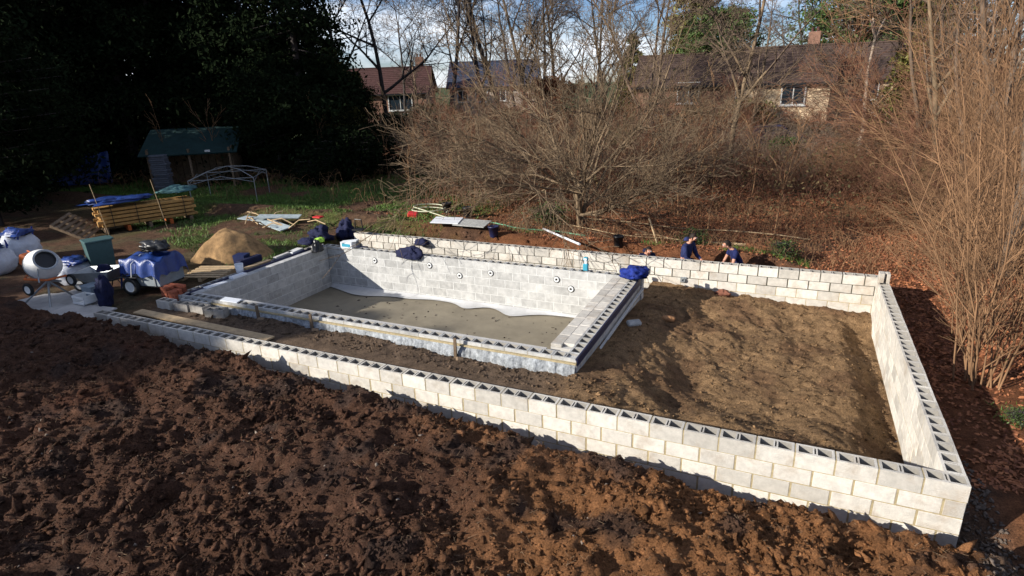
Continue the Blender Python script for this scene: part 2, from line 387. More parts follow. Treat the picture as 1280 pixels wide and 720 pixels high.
def seg_mesh(name, segs, m, sides=3):
    s = np.array(segs); a, b, ra, rb = s[:, :3], s[:, 3:6], s[:, 6], s[:, 7]
    t = b-a; L = np.linalg.norm(t, axis=1)[:, None]+1e-9; t = t/L
    ref = np.where(np.abs(t[:, 2:3]) < .9, np.array([[0, 0, 1.]]), np.array([[1., 0, 0]]))
    u = np.cross(t, ref); u /= np.linalg.norm(u, axis=1)[:, None]; v = np.cross(t, u)
    ks = np.arange(sides)*2*PI/sides
    ring = lambda c, r: c[:, None, :]+(np.cos(ks)[None, :, None]*u[:, None, :]+np.sin(ks)[None, :, None]*v[:, None, :])*r[:, None, None]
    V = np.concatenate([ring(a, ra), ring(b+t*L*.02, rb)], 1); n = len(s)
    base = np.arange(n)[:, None]*(2*sides)
    F = []
    for k in range(sides):
        k2 = (k+1) % sides; F.append(np.concatenate([base+k, base+k2, base+sides+k2, base+sides+k], 1))
    return fast_mesh(name, V.reshape(-1, 3), np.stack(F, 1).reshape(-1, 4), m, True)
# ------------------------------------------------------------------ scattered stuff
ICO_V = None
def ico():
    t = (1+5**.5)/2
    v = np.array([(-1, t, 0), (1, t, 0), (-1, -t, 0), (1, -t, 0), (0, -1, t), (0, 1, t), (0, -1, -t), (0, 1, -t), (t, 0, -1), (t, 0, 1), (-t, 0, -1), (-t, 0, 1)], float)
    v /= np.linalg.norm(v[0])
    f = np.array([(0, 11, 5), (0, 5, 1), (0, 1, 7), (0, 7, 10), (0, 10, 11), (1, 5, 9), (5, 11, 4), (11, 10, 2), (10, 7, 6), (7, 1, 8), (3, 9, 4), (3, 4, 2), (3, 2, 6), (3, 6, 8), (3, 8, 9), (4, 9, 5), (2, 4, 11), (6, 2, 10), (8, 6, 7), (9, 8, 1)])
    return v, f
def lumps(name, label, P, r, m, squash=.7):
    v = np.array([(1, 0, 0), (0, 1, 0), (-1, 0, 0), (0, -1, 0), (0, 0, 1), (0, 0, -1)], float); n = len(P)
    f = np.array([(0, 1, 4), (1, 2, 4), (2, 3, 4), (3, 0, 4), (1, 0, 5), (2, 1, 5), (3, 2, 5), (0, 3, 5)])
    big = r > .03; out_v = []; out_f = []; out_p = []; base = 0
    for sel, (vv, ff) in ((~big, (v, f)), (big, ico())):
        Q = P[sel]; rr = r[sel]; k = len(Q)
        if not k: continue
        V = (vv[None]*(1+.9*(rng.random((k, len(vv), 1))-.5))+rng.normal(size=(k, len(vv), 3))*.22)*rr[:, None, None]
        V = V*np.stack([1.25+.9*(rng.random(k)-.5), 1+.7*(rng.random(k)-.5), squash*(1+.5*(rng.random(k)-.5))], -1)[:, None, :]
        a = rng.random(k)*6.28; ca, sa = np.cos(a)[:, None], np.sin(a)[:, None]; tl = rng.normal(size=(k, 1))*.5
        X = V[..., 0]*ca-V[..., 1]*sa; Y = V[..., 0]*sa+V[..., 1]*ca
        V = np.stack([X, Y, V[..., 2]+X*tl], -1)+Q[:, None, :]
        out_v.append(V.reshape(-1, 3)); out_f.append((ff[None]+(np.arange(k)*len(vv))[:, None, None]).reshape(-1, 3)+base); out_p.append(np.repeat(Q, len(vv), 0)); base += k*len(vv)
    me = fast_mesh(name, np.concatenate(out_v), np.concatenate(out_f), m)
    if m is GROUND:
        pp = np.concatenate(out_p); paint(me, pp, .5+1.1*_hash(np.floor(pp[:, 0]*9000), np.floor(pp[:, 1]*9000), 5))
    return tag(link(name, me), label, kind='stuff')
def scatter(n, x0, x1, y0, y1, keep=None, dz=0):
    x = rng.uniform(x0, x1, n); y = rng.uniform(y0, y1, n)
    if keep is not None:
        k = keep(x, y); x, y = x[k], y[k]
    return np.stack([x, y, ground_z(x, y)+dz], -1)
def make_clods():
    P = scatter(170000, -17, 1.6, -5.5, -.05, lambda x, y: rng.random(len(x)) < .25+.75*ss(-.2, .3, fbm(x, y, .9, 3, 91))*ss(-16, -6, x))
    r = .006+.05*rng.random(len(P))**30+.017*rng.random(len(P))**2
    P[:, 2] += r*.1
    lumps('soil_clods', 'crumbly clods of clay soil across the foreground spoil', P, r, GROUND)
    n = 5200; x = rng.uniform(-15, 1.2, n); y = rng.uniform(-5, -.1, n); z = ground_z(x, y)+.012; a = rng.random(n)*6.28; l = .02+.10*rng.random(n)**2
    sg = np.stack([x, y, z, x+np.cos(a)*l, y+np.sin(a)*l, z+rng.normal(size=n)*.02+.01, .0022+l*0, .0012+l*0], 1)
    tag(link('root_fibres', seg_mesh('root_fibres', sg, mat('root_fibre', (.30, .20, .12), var=.5), 3)), 'broken roots and straw lying in the foreground spoil', kind='stuff')
    P = scatter(180, -15, 1.6, -5, .0); r = .008+.022*rng.random(len(P))**2; P[:, 2] += r*.4
    lumps('small_stones', 'small pale stones dotted through the foreground spoil', P, r, SOILP)
    P = scatter(11000, -5.0, -.25, .3, 7.7); r = .005+.022*rng.random(len(P))**5; P[:, 2] += r*.3
    P2 = scatter(2500, -14, -4.6, .9, 1.45); r2 = .008+.03*rng.random(len(P2))**5
    lumps('infill_crumbs', 'crumbs of soil on the sandy infill inside the walls', np.concatenate([P, P2]), np.concatenate([r, r2]), GROUND)
    P = scatter(1000, .02, .9, -1.0, 1.8, lambda x, y: x < .75-.2*y); r = .012+.02*rng.random(len(P)); P[:, 2] += r*.4
    lumps('gravel', 'grey gravel beside the outside corner of the wall', P, r, mat('grey_gravel', (.13, .10, .08), var=.5, scale=9, bump=.4))
    P = scatter(1400, -19, -9, 8.3, 14, lambda x, y: rng.random(len(x)) < .9); r = .02+.06*rng.random(len(P))**4; lumps('earth_crumbs', 'crumbs of dug earth behind the far wall', P, r, GROUND)
make_clods()
def flakes(name, label, P, size, m, up=.5, aspect=1.6, kind='stuff'):
    n = len(P); d = rng.normal(size=(n, 3)); d[:, 2] *= up; d /= np.linalg.norm(d, axis=1)[:, None]
    nrm = rng.normal(size=(n, 3)); nrm[:, 2] = np.abs(nrm[:, 2])+1.5*(1-up)
    s = np.cross(d, nrm); s /= np.linalg.norm(s, axis=1)[:, None]
    a = d*size[:, None]; b = s*size[:, None]/aspect; up3 = np.cross(a, b)/size[:, None]*.3
    V = np.stack([P-a, P+b+up3, P+a, P-b+up3], 1).reshape(-1, 3)
    F = np.arange(4*n).reshape(-1, 4)
    F = np.concatenate([F[:, [0, 1, 2]], F[:, [0, 2, 3]]])
    o = link(name, fast_mesh(name, V, F, m))
    if label: tag(o, label, kind=kind)
    return o
def make_litter():
    def keep(x, y):
        return (rng.random(len(x)) < .35+ss(-.3, .2, fbm(x, y, .6, 3, 101)))
    P = np.concatenate([scatter(46000, .05, 7, 1.2, 15, keep, .015), scatter(52000, -9, 3, 9.4, 22, keep, .015),
                        scatter(9000, -16, -8, 10, 22, keep, .02), scatter(2500, 1.0, 4, -1.5, 1.5, keep, .02)])
    flakes('fallen_leaves', 'rust brown fallen leaves carpeting the ground right of and behind the walls', P, .022+.032*rng.random(len(P)), LEAFLIT, up=.35)
    # grass blades
    g = scatter(110000, -40, -12, 3, 27, lambda x, y: (fbm(x, y, .5, 4, 71)+.22 > .02) & (y+.35*(x+24) > 6.5) & (x < -12.5))
    g2 = scatter(1500, -6, -1.5, 9.6, 10.6, lambda x, y: fbm(x, y, 1.2, 2, 7) > -.05); g3 = scatter(900, 1.0, 3.5, 1.5, 5.5, lambda x, y: fbm(x, y, 1.2, 2, 8) > .05)
    g4 = scatter(1500, -12, -9.5, 10, 14, lambda x, y: fbm(x, y, 1.2, 2, 9) > .1)
    g = np.concatenate([g, g2, g3, g4])
    n = len(g); h = .04+.09*rng.random(n); a = rng.random(n)*6.28; w = .005+.0004*np.hypot(g[:, 0], g[:, 1])
    lean = rng.normal(size=(n, 2))*.06
    V = np.stack([g+np.stack([np.cos(a)*w, np.sin(a)*w, a*0], -1), g-np.stack([np.cos(a)*w, np.sin(a)*w, a*0], -1), g+np.stack([lean[:, 0], lean[:, 1], h], -1)], 1)
    o = link('grass', fast_mesh('grass', V.reshape(-1, 3), np.arange(3*n).reshape(-1, 3), GRASSM))
    tag(o, 'rough green grass at the back left and in tufts behind the walls', kind='stuff')
make_litter()

# ------------------------------------------------------------------ block walls
BL, BH, BW, JT = .440, .215, .215, .010
def solid_block(l, h=BH, w=BW):
    b = MB(); b.box((0, 0, 0), (l, w, h), ch=.006)
    o = b.build('concrete_block', BLOCK); me = o.data; bpy.data.objects.remove(o); return me
def hollow_block(l, n=2):
    b = MB(); hz = BH/2; hw = BW/2
    if n == 2: holes = [(-l/2+.03, -.028, .076), (-.009, .009, .066), (.028, l/2-.03, .076)]
    else: holes = [(-l/2+.03, l/2-.03, .072)]
    xs = [-l/2]; 
    for a, c, _ in holes: xs += [a, c]
    xs.append(l/2)
    vs = []; fs = []; dark = []
    def v(*p): vs.append(p); return len(vs)-1
    for i in range(len(xs)-1):
        x0, x1 = xs[i], xs[i+1]
        hole = [h for h in holes if abs(h[0]-x0) < 1e-6]
        if not hole: fs.append((v(x0, -hw, hz), v(x1, -hw, hz), v(x1, hw, hz), v(x0, hw, hz)))
        else:
            hy = hole[0][2]; dz = -hz+.002
            fs.append((v(x0, -hw, hz), v(x1, -hw, hz), v(x1, -hy, hz), v(x0, -hy, hz)))
            fs.append((v(x0, hy, hz), v(x1, hy, hz), v(x1, hw, hz), v(x0, hw, hz)))
            t = [v(x0, -hy, hz), v(x1, -hy, hz), v(x1, hy, hz), v(x0, hy, hz)]
            k = .006 if x1-x0 > .05 else 0
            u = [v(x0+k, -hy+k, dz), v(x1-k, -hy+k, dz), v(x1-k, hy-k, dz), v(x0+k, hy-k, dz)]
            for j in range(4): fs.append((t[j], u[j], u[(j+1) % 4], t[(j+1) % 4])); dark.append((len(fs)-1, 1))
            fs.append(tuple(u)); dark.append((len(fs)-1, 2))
    c = [v(sx*l/2, sy*hw, sz*hz) for sz in (-1, 1) for sy in (-1, 1) for sx in (-1, 1)]
    fs += [(c[0], c[1], c[5], c[4]), (c[2], c[6], c[7], c[3]), (c[0], c[4], c[6], c[2]), (c[1], c[3], c[7], c[5]), (c[0], c[2], c[3], c[1])]
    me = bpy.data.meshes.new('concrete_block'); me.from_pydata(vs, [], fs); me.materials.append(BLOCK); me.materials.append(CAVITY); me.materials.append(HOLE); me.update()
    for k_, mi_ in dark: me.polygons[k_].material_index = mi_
    import bmesh
    bm = bmesh.new(); bm.from_mesh(me); bmesh.ops.remove_doubles(bm, verts=bm.verts, dist=1e-5); bm.to_mesh(me); bm.free()
    return me
def variant(me, m):
    c = me.copy(); c.materials[0] = m; return c
def wall(label, loc, rz, length, courses, unit=.45, start_half=False, material=BLOCK, mortar=MORTP, hollow=True, dark_rows=0,
         top_z=0, group='concrete block walls of the pool and its surround', name='block_wall', inset=.004, first_skip=0, joint=JT, rows_from=None):
    """runs along local +X from the origin, front face at local y=0, body to y=BW, top at z=0; children are the blocks and the mortar"""
    w = thing(name, label, 'wall', (loc[0], loc[1], loc[2]), rz, group)
    cache = {}
    def mesh(l, hol, sq=1.0):
        k = (round(l, 3), hol, sq)
        if k not in cache:
            if l < .12: cache[k] = variant(solid_block(l), material)
            else: cache[k] = variant(hollow_block(l, 2 if l > .3 else 1) if hol else solid_block(l, BH*sq), material)
        return cache[k]
    mp = MB(); md = MB()
    for c in range(courses):
        zc = -BH/2-c*(BH+JT); tgt = md if c < dark_rows else mp
        half = (c % 2 == 1) != start_half; jj = .024 if c < dark_rows else joint
        x = 0; L0 = length
        ins = inset if c >= dark_rows else .014
        while x < L0-.03:
            l = (unit/2 if (half and x == 0) else unit)
            l = min(l, L0-x); bl = l-jj
            if bl > .04:
                hol = hollow and c == 0
                o = link('concrete_block', mesh(bl, hol, .93 if c < dark_rows else 1.0), w, (x+bl/2+rnd.uniform(-.0015, .0015), BW/2+rnd.uniform(-.003, .003), zc+rnd.uniform(-.0015, .0015)),
                         (rnd.uniform(-.004, .004), 0, rnd.uniform(-.005, .005)+(PI if rnd.random() < .5 and not hol else 0)))
            x += l
            if x < L0-.03: tgt.box((x-jj/2, BW/2, zc), (jj+.004, BW-2*ins, BH-(.012 if c == 0 else 0)))
        tgt.box((length/2, BW/2, zc-BH/2-JT/2), (length-.01, BW-2*ins, JT+.004))
    if mp.v: mp.build('mortar', mortar, w)
    if md.v: md.build('mortar', MORTD, w)
    return w
# outer retaining walls
near = wall('long near retaining wall of cream blocks with open hollow tops, facing the spoil heap', (0, 0, 0), 0, 15.75, 5, joint=.02)
near.scale = (1, 1, 1)
# run to the left: mirror by rotating half a turn and offsetting
near.rotation_euler = (0, 0, PI); near.location = (0, BW, 0)
rightw = wall('right-hand retaining wall of cream blocks running away from the near corner', (0, .225, 0), PI/2, 7.57, 5, unit=.4453, start_half=False, hollow=True)
farw = wall('long far retaining wall of cream blocks with dark raked joints, workers behind it', (0, 8.02, .02), PI+.006, 14.87, 5, dark_rows=2)
# pool walls
poolb = wall('inside back wall of the pool in grey blocks with round pipe openings', (-5.13, 6.18+BW, 0), PI, 9.65, 6, material=BLOCKG, mortar=MORTW, inset=-.001, joint=.018)
poolf = wall('front wall of the pool in grey blocks with hollow tops', (-5.16, 1.735, 0), PI, 9.74, 6, material=BLOCKG, mortar=MORTP)
poold = wall('dividing wall at the right end of the pool, white topped with a navy membrane', (-5.16, 1.75, 0), PI/2, 4.42, 5, unit=.4453, material=BLOCKG, mortar=MORTP)
pooll = wall('left end wall of the pool, shaded, inner leaf with a smooth pale top', (-14.58, 1.75, 0), PI/2, 4.42, 6, unit=.4453, material=BLOCKG, mortar=MORTW, hollow=False)
poolo = wall('outer leaf of the left end wall of the pool, cluttered with bags', (-14.90, 1.5, -.01), PI/2, 4.9, 3, material=BLOCKG, mortar=MORTP)
def wall_extras():
    # front wall: inner ledge, splashed mortar ledge outside
    def local(w, mb, name, m, **k):
        """mb given in world axes; convert into the wall's own frame"""
        bpy.context.view_layer.update()
        inv = Matrix.LocRotScale(w.location, w.rotation_euler, w.scale).inverted()
        mb.v = [tuple(inv @ Vector(p)) for p in mb.v]; return mb.build(name, m, w, **k)
    b = MB(); b.box((-10.19, 1.768, -.628), (8.78+.0, .060, 1.25)); local(poolf, b, 'inner_leaf', CONC)
    # uneven splashed mortar ledge on outer face
    b = MB(); n = 420; vs = []; fs = []; xx_ = np.linspace(-14.2, -5.18, n+1); f1_ = fbm(xx_, xx_*0, 2.2, 5, 3, .65); f2_ = fbm(xx_, xx_*0+4, 3.1, 5, 4, .7)
    for i in range(n+1):
        x = -14.2+(9.02)*i/n; q = max(.012, .05+.07*float(f1_[i]))
        vs += [(x, 1.518, -.085+.008*rnd.random()), (x, 1.518-q*.6, -.092), (x, 1.518-q*.9, -.15+.02*rnd.random()), (x, 1.518-q*1.5-.03*rnd.random(), -.26+.08*float(f2_[i])), (x, 1.50, -.6)]
    for i in range(n):
        for k in range(4): fs.append((i*5+k, (i+1)*5+k, (i+1)*5+k+1, i*5+k+1))
    b.add(vs, fs); local(poolf, b, 'splashed_mortar', RENDER, smooth=True)
    b = MB(); b.box((-9.7, 1.495, -.078), (9.1, .05, .03)); local(poolf, b, 'mortar_ledge', MORTP)
    # divider: wide flat inner top of blocks laid on their sides, membrane, outer render
    b = MB(); b.box((-5.59, 4.08, -.625-.03), (.42, 4.20, 1.19)); local(poold, b, 'inner_leaf', CONC)
    cache = variant(solid_block(.436, .06, .208), BLOCK)
    inv = Matrix.LocRotScale(poold.location, poold.rotation_euler, poold.scale).inverted()
    for i in range(9):
        for j in range(2):
            o = link('concrete_block', cache, poold, inv @ Vector((-5.695+.21*j, 2.20+.45*i+(.1 if j else 0)-.0, -.031)), (0, 0, rnd.uniform(-.01, .01)))
    b = MB(); b.tube([(-5.15, 1.49, .006), (-5.145, 3, .012), (-5.15, 4.4, .004), (-5.16, 5.9, .01)], .02, 6); b.box((-5.142, 3.8, -.06), (.012, 4.55, .14)); local(poold, b, 'membrane', NAVYM)
    b = MB(); b.box((-5.10, 3.85, -.30), (.05, 4.6, .03), rot=(.02, 0, 0)); local(poold, b, 'mortar_ledge', MORTW)
    b = MB(); b.box((-5.268, 1.625, -.58), (.213, .212, 1.1)); local(poold, b, 'pier', BLOCKG)
    # left wall: membrane between the leaves
    b = MB(); b.box((-14.85, 3.95, -.03), (.10, 4.7, .05)); b.tube([(-14.82, 1.7, .0), (-14.85, 3, .02), (-14.84, 4.4, .01), (-14.83, 6.1, .02)], .03, 6); local(pooll, b, 'membrane', NAVYM)
    # pipe openings in the back wall
    inv = Matrix.LocRotScale(poolb.location, poolb.rotation_euler, poolb.scale).inverted()
    for x, z in ((-12.87, -.29), (-11.01, -.26), (-10.07, -.46), (-9.12, -.29), (-7.27, -.27), (-6.89, -.48)):
        b = MB(); b.M = inv @ Matrix.Translation((x, 6.18, z)) @ Matrix.Rotation(PI/2, 4, 'X')
        b.lathe([(.028, -.05), (.028, .012), (.045, .03), (.062, .03), (.075, .012), (.075, -.02)], 18)
        o = b.build('pipe_flange', WHITEP, poolb, smooth=True)
        b = MB(); b.M = inv @ Matrix.Translation((x, 6.18, z)) @ Matrix.Rotation(PI/2, 4, 'X')
        b.lathe([(.0, .008), (.03, .008)], 14); b.build('pipe_mouth', BLACK, o)
        b = MB(); b.M = inv @ Matrix.Translation((x, 6.18, z)) @ Matrix.Rotation(PI/2, 4, 'X')
        b.lathe([(.072, .010), (.088, .010), (.09, .002)], 16); b.build('rubber_gasket', RUBBER, o)
    inv = Matrix.LocRotScale(farw.location, farw.rotation_euler, farw.scale).inverted()
    b = MB(); b.M = inv @ Matrix.Translation((-4.42, 7.77, -.47)) @ Matrix.Rotation(PI/2, 4, 'X')
    b.box((0, 0, 0), (.16, .15, .04), ch=.01); b.lathe([(.03, .02), (.03, .06), (.05, .06), (.05, .02)], 14); b.build('pipe_flange', GREYM, farw)
wall_extras()
# shallow concrete footing strip under each outer wall
for lab, c, d in (('grey concrete footing strip under the near wall', (-7.9, .1, -1.4), (16, .5, .14)), ('grey concrete footing strip under the right wall', (-.1, 4.2, -1.403), (.5, 7.6, .14))):
    tag(MB().box(c, d, ch=.01).build('footing', CONC), kind='structure', label=lab)
# pool floor
def pool_floor():
    n, m2 = 90, 45; xs = np.linspace(-14.62, -5.75, n); ys = np.linspace(1.77, 6.22, m2); X, Y = np.meshgrid(xs, ys)
    Z = -1.25+.012*fbm(X, Y, 1.2, 3, 5)
    V = np.stack([X, Y, Z], -1).reshape(-1, 3); i = np.arange(n-1)[None]+np.arange(m2-1)[:, None]*n
    me = fast_mesh('pool_floor', V, np.stack([i, i+1, i+1+n, i+n], -1).reshape(-1, 4), mat('damp_blinding', (.25, .215, .155), rough=.75, col2=(.17, .145, .105), scale=1.2, bump=.25, bscale=25, spec=.35), True)
    tag(link('pool_floor', me), 'flat damp sandy floor of the pool', kind='structure')
    P = np.stack([rng.uniform(-13.5, -6, 190), rng.uniform(2.2, 5.9, 190), np.full(190, -1.24)], -1)
    flakes('floor_litter', 'dark scraps and leaves scattered on the pool floor', P, .02+.035*rng.random(190), mat('dark_scrap', (.05, .035, .03)), up=.2)
    # polythene strip along the back wall
    n = 160; vs = []; fs = []
    for i in range(n+1):
        x = -14.56+8.7*i/n
        w = .10+.02*math.sin(x*3)+.40*math.exp(-((x+13.2)/.9)**2)+.26*math.exp(-((x+9.75)/.35)**2)+.36*math.exp(-((x+8.4)/.45)**2)+.12*math.exp(-((x+11.6)/.5)**2)
        if x > -7.8: w *= max(.2, 1-(x+7.8)/1.2)
        for k in range(7):
            t = k/6
            y = 6.172-w*t*1.0; z = -1.225+.008*math.sin(x*9+k)*t*(1-t)*2+.07*(1-t)**3
            vs.append((x, y, z+.02*t*(1-t)*math.sin(x*23+k*2)))
    for i in range(n):
        for k in range(6): fs.append((i*7+k, i*7+k+1, (i+1)*7+k+1, (i+1)*7+k))
    tag(MB().add(vs, fs).build('polythene_sheet', SHEETM, smooth=True), 'crumpled white polythene sheet lying along the foot of the pool back wall', 'sheet')
pool_floor()

# ------------------------------------------------------------------ loose blocks and bricks
def loose_block(x, y, z, rz, label, me, group=None, rot=None):
    o = link('loose_block', me, None, (x, y, z+BH/2), rot or (0, 0, rz))
    return tag(o, label, 'block', group)
FULLH = variant(hollow_block(.44), BLOCKD); HALFS = variant(solid_block(.215), BLOCKD)
FULLB = variant(hollow_block(.44), BLOCKG)
def loose():
    z0 = gz(-15, 1.2)
    tops = [(-15.02, 1.22, 0, 'pale block laid at the left end of the row beside the red bricks'), (-14.44, 1.22, .04, 'muddy hollow block second from the left beside the plank'),
            (-13.95, 1.25, -.05, 'bluish hollow block in the middle of the row beside the plank')]
    for x, y, r, l in tops: loose_block(x, y, z0-.01, r, l, variant(hollow_block(.44), BLOCK if x < -15 else BLOCKD))
    loose_block(-13.40, 1.22, z0-.02, .35, 'purplish block turned askew at the right end of the row', FULLH)
    loose_block(-14.55, 1.50, z0-.01, 0.0, 'block in the back row next to the pool corner', FULLB)
    loose_block(-14.1, 1.48, z0-.0, 0.05, 'second block in the back row against the pool wall', FULLB)
    # half block on top of the far right corner
    b = MB(); b.box((-.055, 0, 0), (.10, .21, .213), ch=.006); b.box((.075, 0, 0), (.065, .21, .213), ch=.006); b.box((.02, .06, 0), (.06, .09, .2)); 
    o = b.build('loose_block', BLOCK); o.location = (-.108, 7.58, .107)
    tag(o, 'grooved half block standing loose on the far right corner of the wall', 'block')
    # white slab on the row
    o = MB().box((0, 0, 0), (.42, .20, .03), ch=.005).build('foam_offcut', PLASTW); o.location = (-13.35, 1.60, .03); o.rotation_euler = (0.05, .1, .25)
    tag(o, 'bright white foam board offcut resting on the blocks near the pool corner', 'board')
    # red bricks
    t = thing('brick_stack', 'small stack of red bricks next to the trailer and the block row', 'bricks', (-15.22, 1.58, gz(-15.2, 1.6)+.04), .1)
    me = MB().box((0, 0, 0), (.215, .1025, .065), ch=.004).build('brick', BRICK); dm = me.data; bpy.data.objects.remove(me)
    for k in range(5):
        for i in range(2):
            for j in range(3):
                if k == 4 and (i, j) in ((1, 0), (1, 1)): continue
                link('brick', dm, t, (-.12+.238*i+rnd.uniform(-.018, .018), -.13+.128*j, .033+.070*k), (0, 0, rnd.uniform(-.14, .14)))
    # two broken blocks in the sand and a scorched clay piece
    crumple('clay_lump', (-4.30, 5.2, gz(-4.3, 5.2)+.03), (.15, .10, .07), mat('orange_clay', (.40, .20, .09), var=.4, scale=8, bump=.5), seed=3, amp=.2, n=7, flat=.5)
    tag(bpy.data.objects['clay_lump'], 'orange clay lump lying on the sand near the dividing wall', 'lump')
    crumple('rag', (-3.42, 7.55, gz(-3.42, 7.55)+.06), (.17, .09, .09), mat('russet_rag', (.20, .08, .05), var=.6, scale=14), seed=5, amp=.35, n=7, flat=.6)
    tag(bpy.data.objects['rag'], 'crumpled brown rag at the foot of the far wall', 'rag')
    for i, (x, y, r) in enumerate([(-4.85, 4.3, .6)]):
        o = MB().box((0, 0, 0), (.3-.04*i, .17, .10), ch=.03).build('broken_block', BLOCKG); o.location = (x, y, gz(x, y)+.05); o.rotation_euler = (.2, .15*i, r)
        tag(o, ['grey broken block lying nearest the middle of the dividing wall', 'grey broken block furthest along the dividing wall', 'small broken block nearest the pool corner by the dividing wall'][i], 'block')
loose()
def planks():
    # long scaffold board, pegs
    t = MB(); t.box((0, 0, 0), (4.05, .225, .038), ch=.004); o = t.build('scaffold_board', WOOD)
    a, b2 = (-15.1, .66), (-11.3, .62)
    o.location = (-13.2, .62, .025+max(gz(-13.2, .6), gz(-14.8, .6), gz(-11.5, .6))+.03); o.rotation_euler = (0, .008, -.012)
    tag(o, 'long pale scaffold board lying between the near wall and the pool', 'board')
    o = MB().box((0, 0, 0), (3.6, .2, .035), ch=.004).build('scaffold_board', OLDWOOD); o.location = (-12.9, .40, gz(-12.9, .45)+.03); o.rotation_euler = (0, 0, -.012)
    tag(o, 'dark weathered board half hidden between the near wall and the pale board', 'board')
    for x, h, l in ((-12.35, .30, 'stubby wooden peg left of the others at the pool front wall'), (-10.85, .34, 'yellowish wooden peg in the middle of the pool front wall'), (-7.45, .40, 'tall dark wooden peg nearest the pool corner')):
        b = MB(); b.box((0, 0, h/2-.1), (.06, .05, h+.2), taper=.8, ch=0); b.box((.10, -.06, -.0), (.14, .1, .1), rot=(.3, .2, .5), ch=.02)
        o = b.build('wooden_peg', OLDWOOD); o.location = (x, 1.40, gz(x, 1.36)); o.rotation_euler = (.08, .05, .2)
        tag(o, l, 'peg')
planks()

# ------------------------------------------------------------------ the mixer corner on the left
def wheel(name, parent, c, r, w, axis='Y', hub=WHITEP):
    b = MB(); M4 = Matrix.Rotation(PI/2, 4, 'X' if axis == 'Y' else 'Y')
    b.lathe([(r*.62, -w/2), (r*.95, -w/2), (r, -w*.25), (r, w*.25), (r*.95, w/2), (r*.62, w/2), (r*.62, -w/2)], 20, c, M4)
    o = b.build(name, RUBBER, parent, True)
    b = MB(); b.lathe([(0, -w*.3), (r*.5, -w*.3), (r*.63, -w*.45), (r*.63, w*.45), (r*.5, w*.3), (0, w*.3)], 16, c, M4); b.build('rim', hub, o)
    return o
def cement_mixer():
    x, y = -17.75, .30; t = thing('cement_mixer', 'white drum cement mixer on a tripod stand with orange frame', 'cement mixer', (x, y, gz(x, y)), R(8)); t.scale = (.93,)*3
    M4 = Matrix.Rotation(R(-52), 4, 'Y') if False else Matrix.Rotation(R(62), 4, Vector((.35, .94, 0)))
    b = MB(); b.lathe([(0, -.36), (.20, -.36), (.30, -.24), (.385, -.06), (.39, .06), (.34, .2), (.25, .36), (.235, .40), (.215, .40), (.23, .36), (.32, .18), (.36, 0), (.28, -.22), (0, -.30)], 28, (0, 0, 1.02), M4)
    d = b.build('drum', WHITEP, t, True)
    b = MB(); b.lathe([(.225, .385), (.26, .40), (.26, .415), (.225, .42)], 28, (0, 0, 1.02), M4); b.build('rim', GREYM, d)
    b = MB(); b.lathe([(.392, -.03), (.402, -.03), (.402, .03), (.392, .03)], 28, (0, 0, 1.02), M4); b.build('gear_ring', GREYM, d)
    b = MB(); b.lathe([(.0, .30), (.22, .30)], 20, (0, 0, 1.02), M4); b.build('drum_opening', BLACK, d)
    b = MB(); b.tube([(-.42, -.1, .80), (-.1, -.45, .78), (.36, -.25, .72), (.4, .2, .7)], .028, 6); b.tube([(-.42, -.1, .80), (-.5, .2, 1.05)], .028, 6); b.build('yoke', ORANGE, t)
    b = MB(); b.tube([(-.25, 0, .62), (.45, 0, .62)], .03, 6); b.tube([(0, 0, .62), (0, 0, .45)], .035, 6)
    for p in ((-.55, -.42, .02), (.35, -.35, .02), (.05, .5, .02)): b.tube([(0, 0, .6), p], .024, 6)
    b.build('stand', GREYM, t)
    wheel('wheel', t, (-.12, -.42, .50), .16, .06); wheel('wheel', t, (.22, .42, .50), .16, .06)
    b = MB(); b.box((-.52, .05, 1.10), (.34, .28, .30), rot=(0, .3, 0), ch=.04); b.build('motor_housing', ORANGE, t)
    b = MB(); b.tube([(-.45, .2, 1.2), (-.85, .3, 1.26)], .02, 6); b.build('handle', ORANGE, t)
    b = MB(); b.tube([(.26, -.3, 1.02+.1), (.26, -.36, .85), (.3, -.4, .7)], .018, 6); b.build('drum_stop', GREYM, t)
cement_mixer()
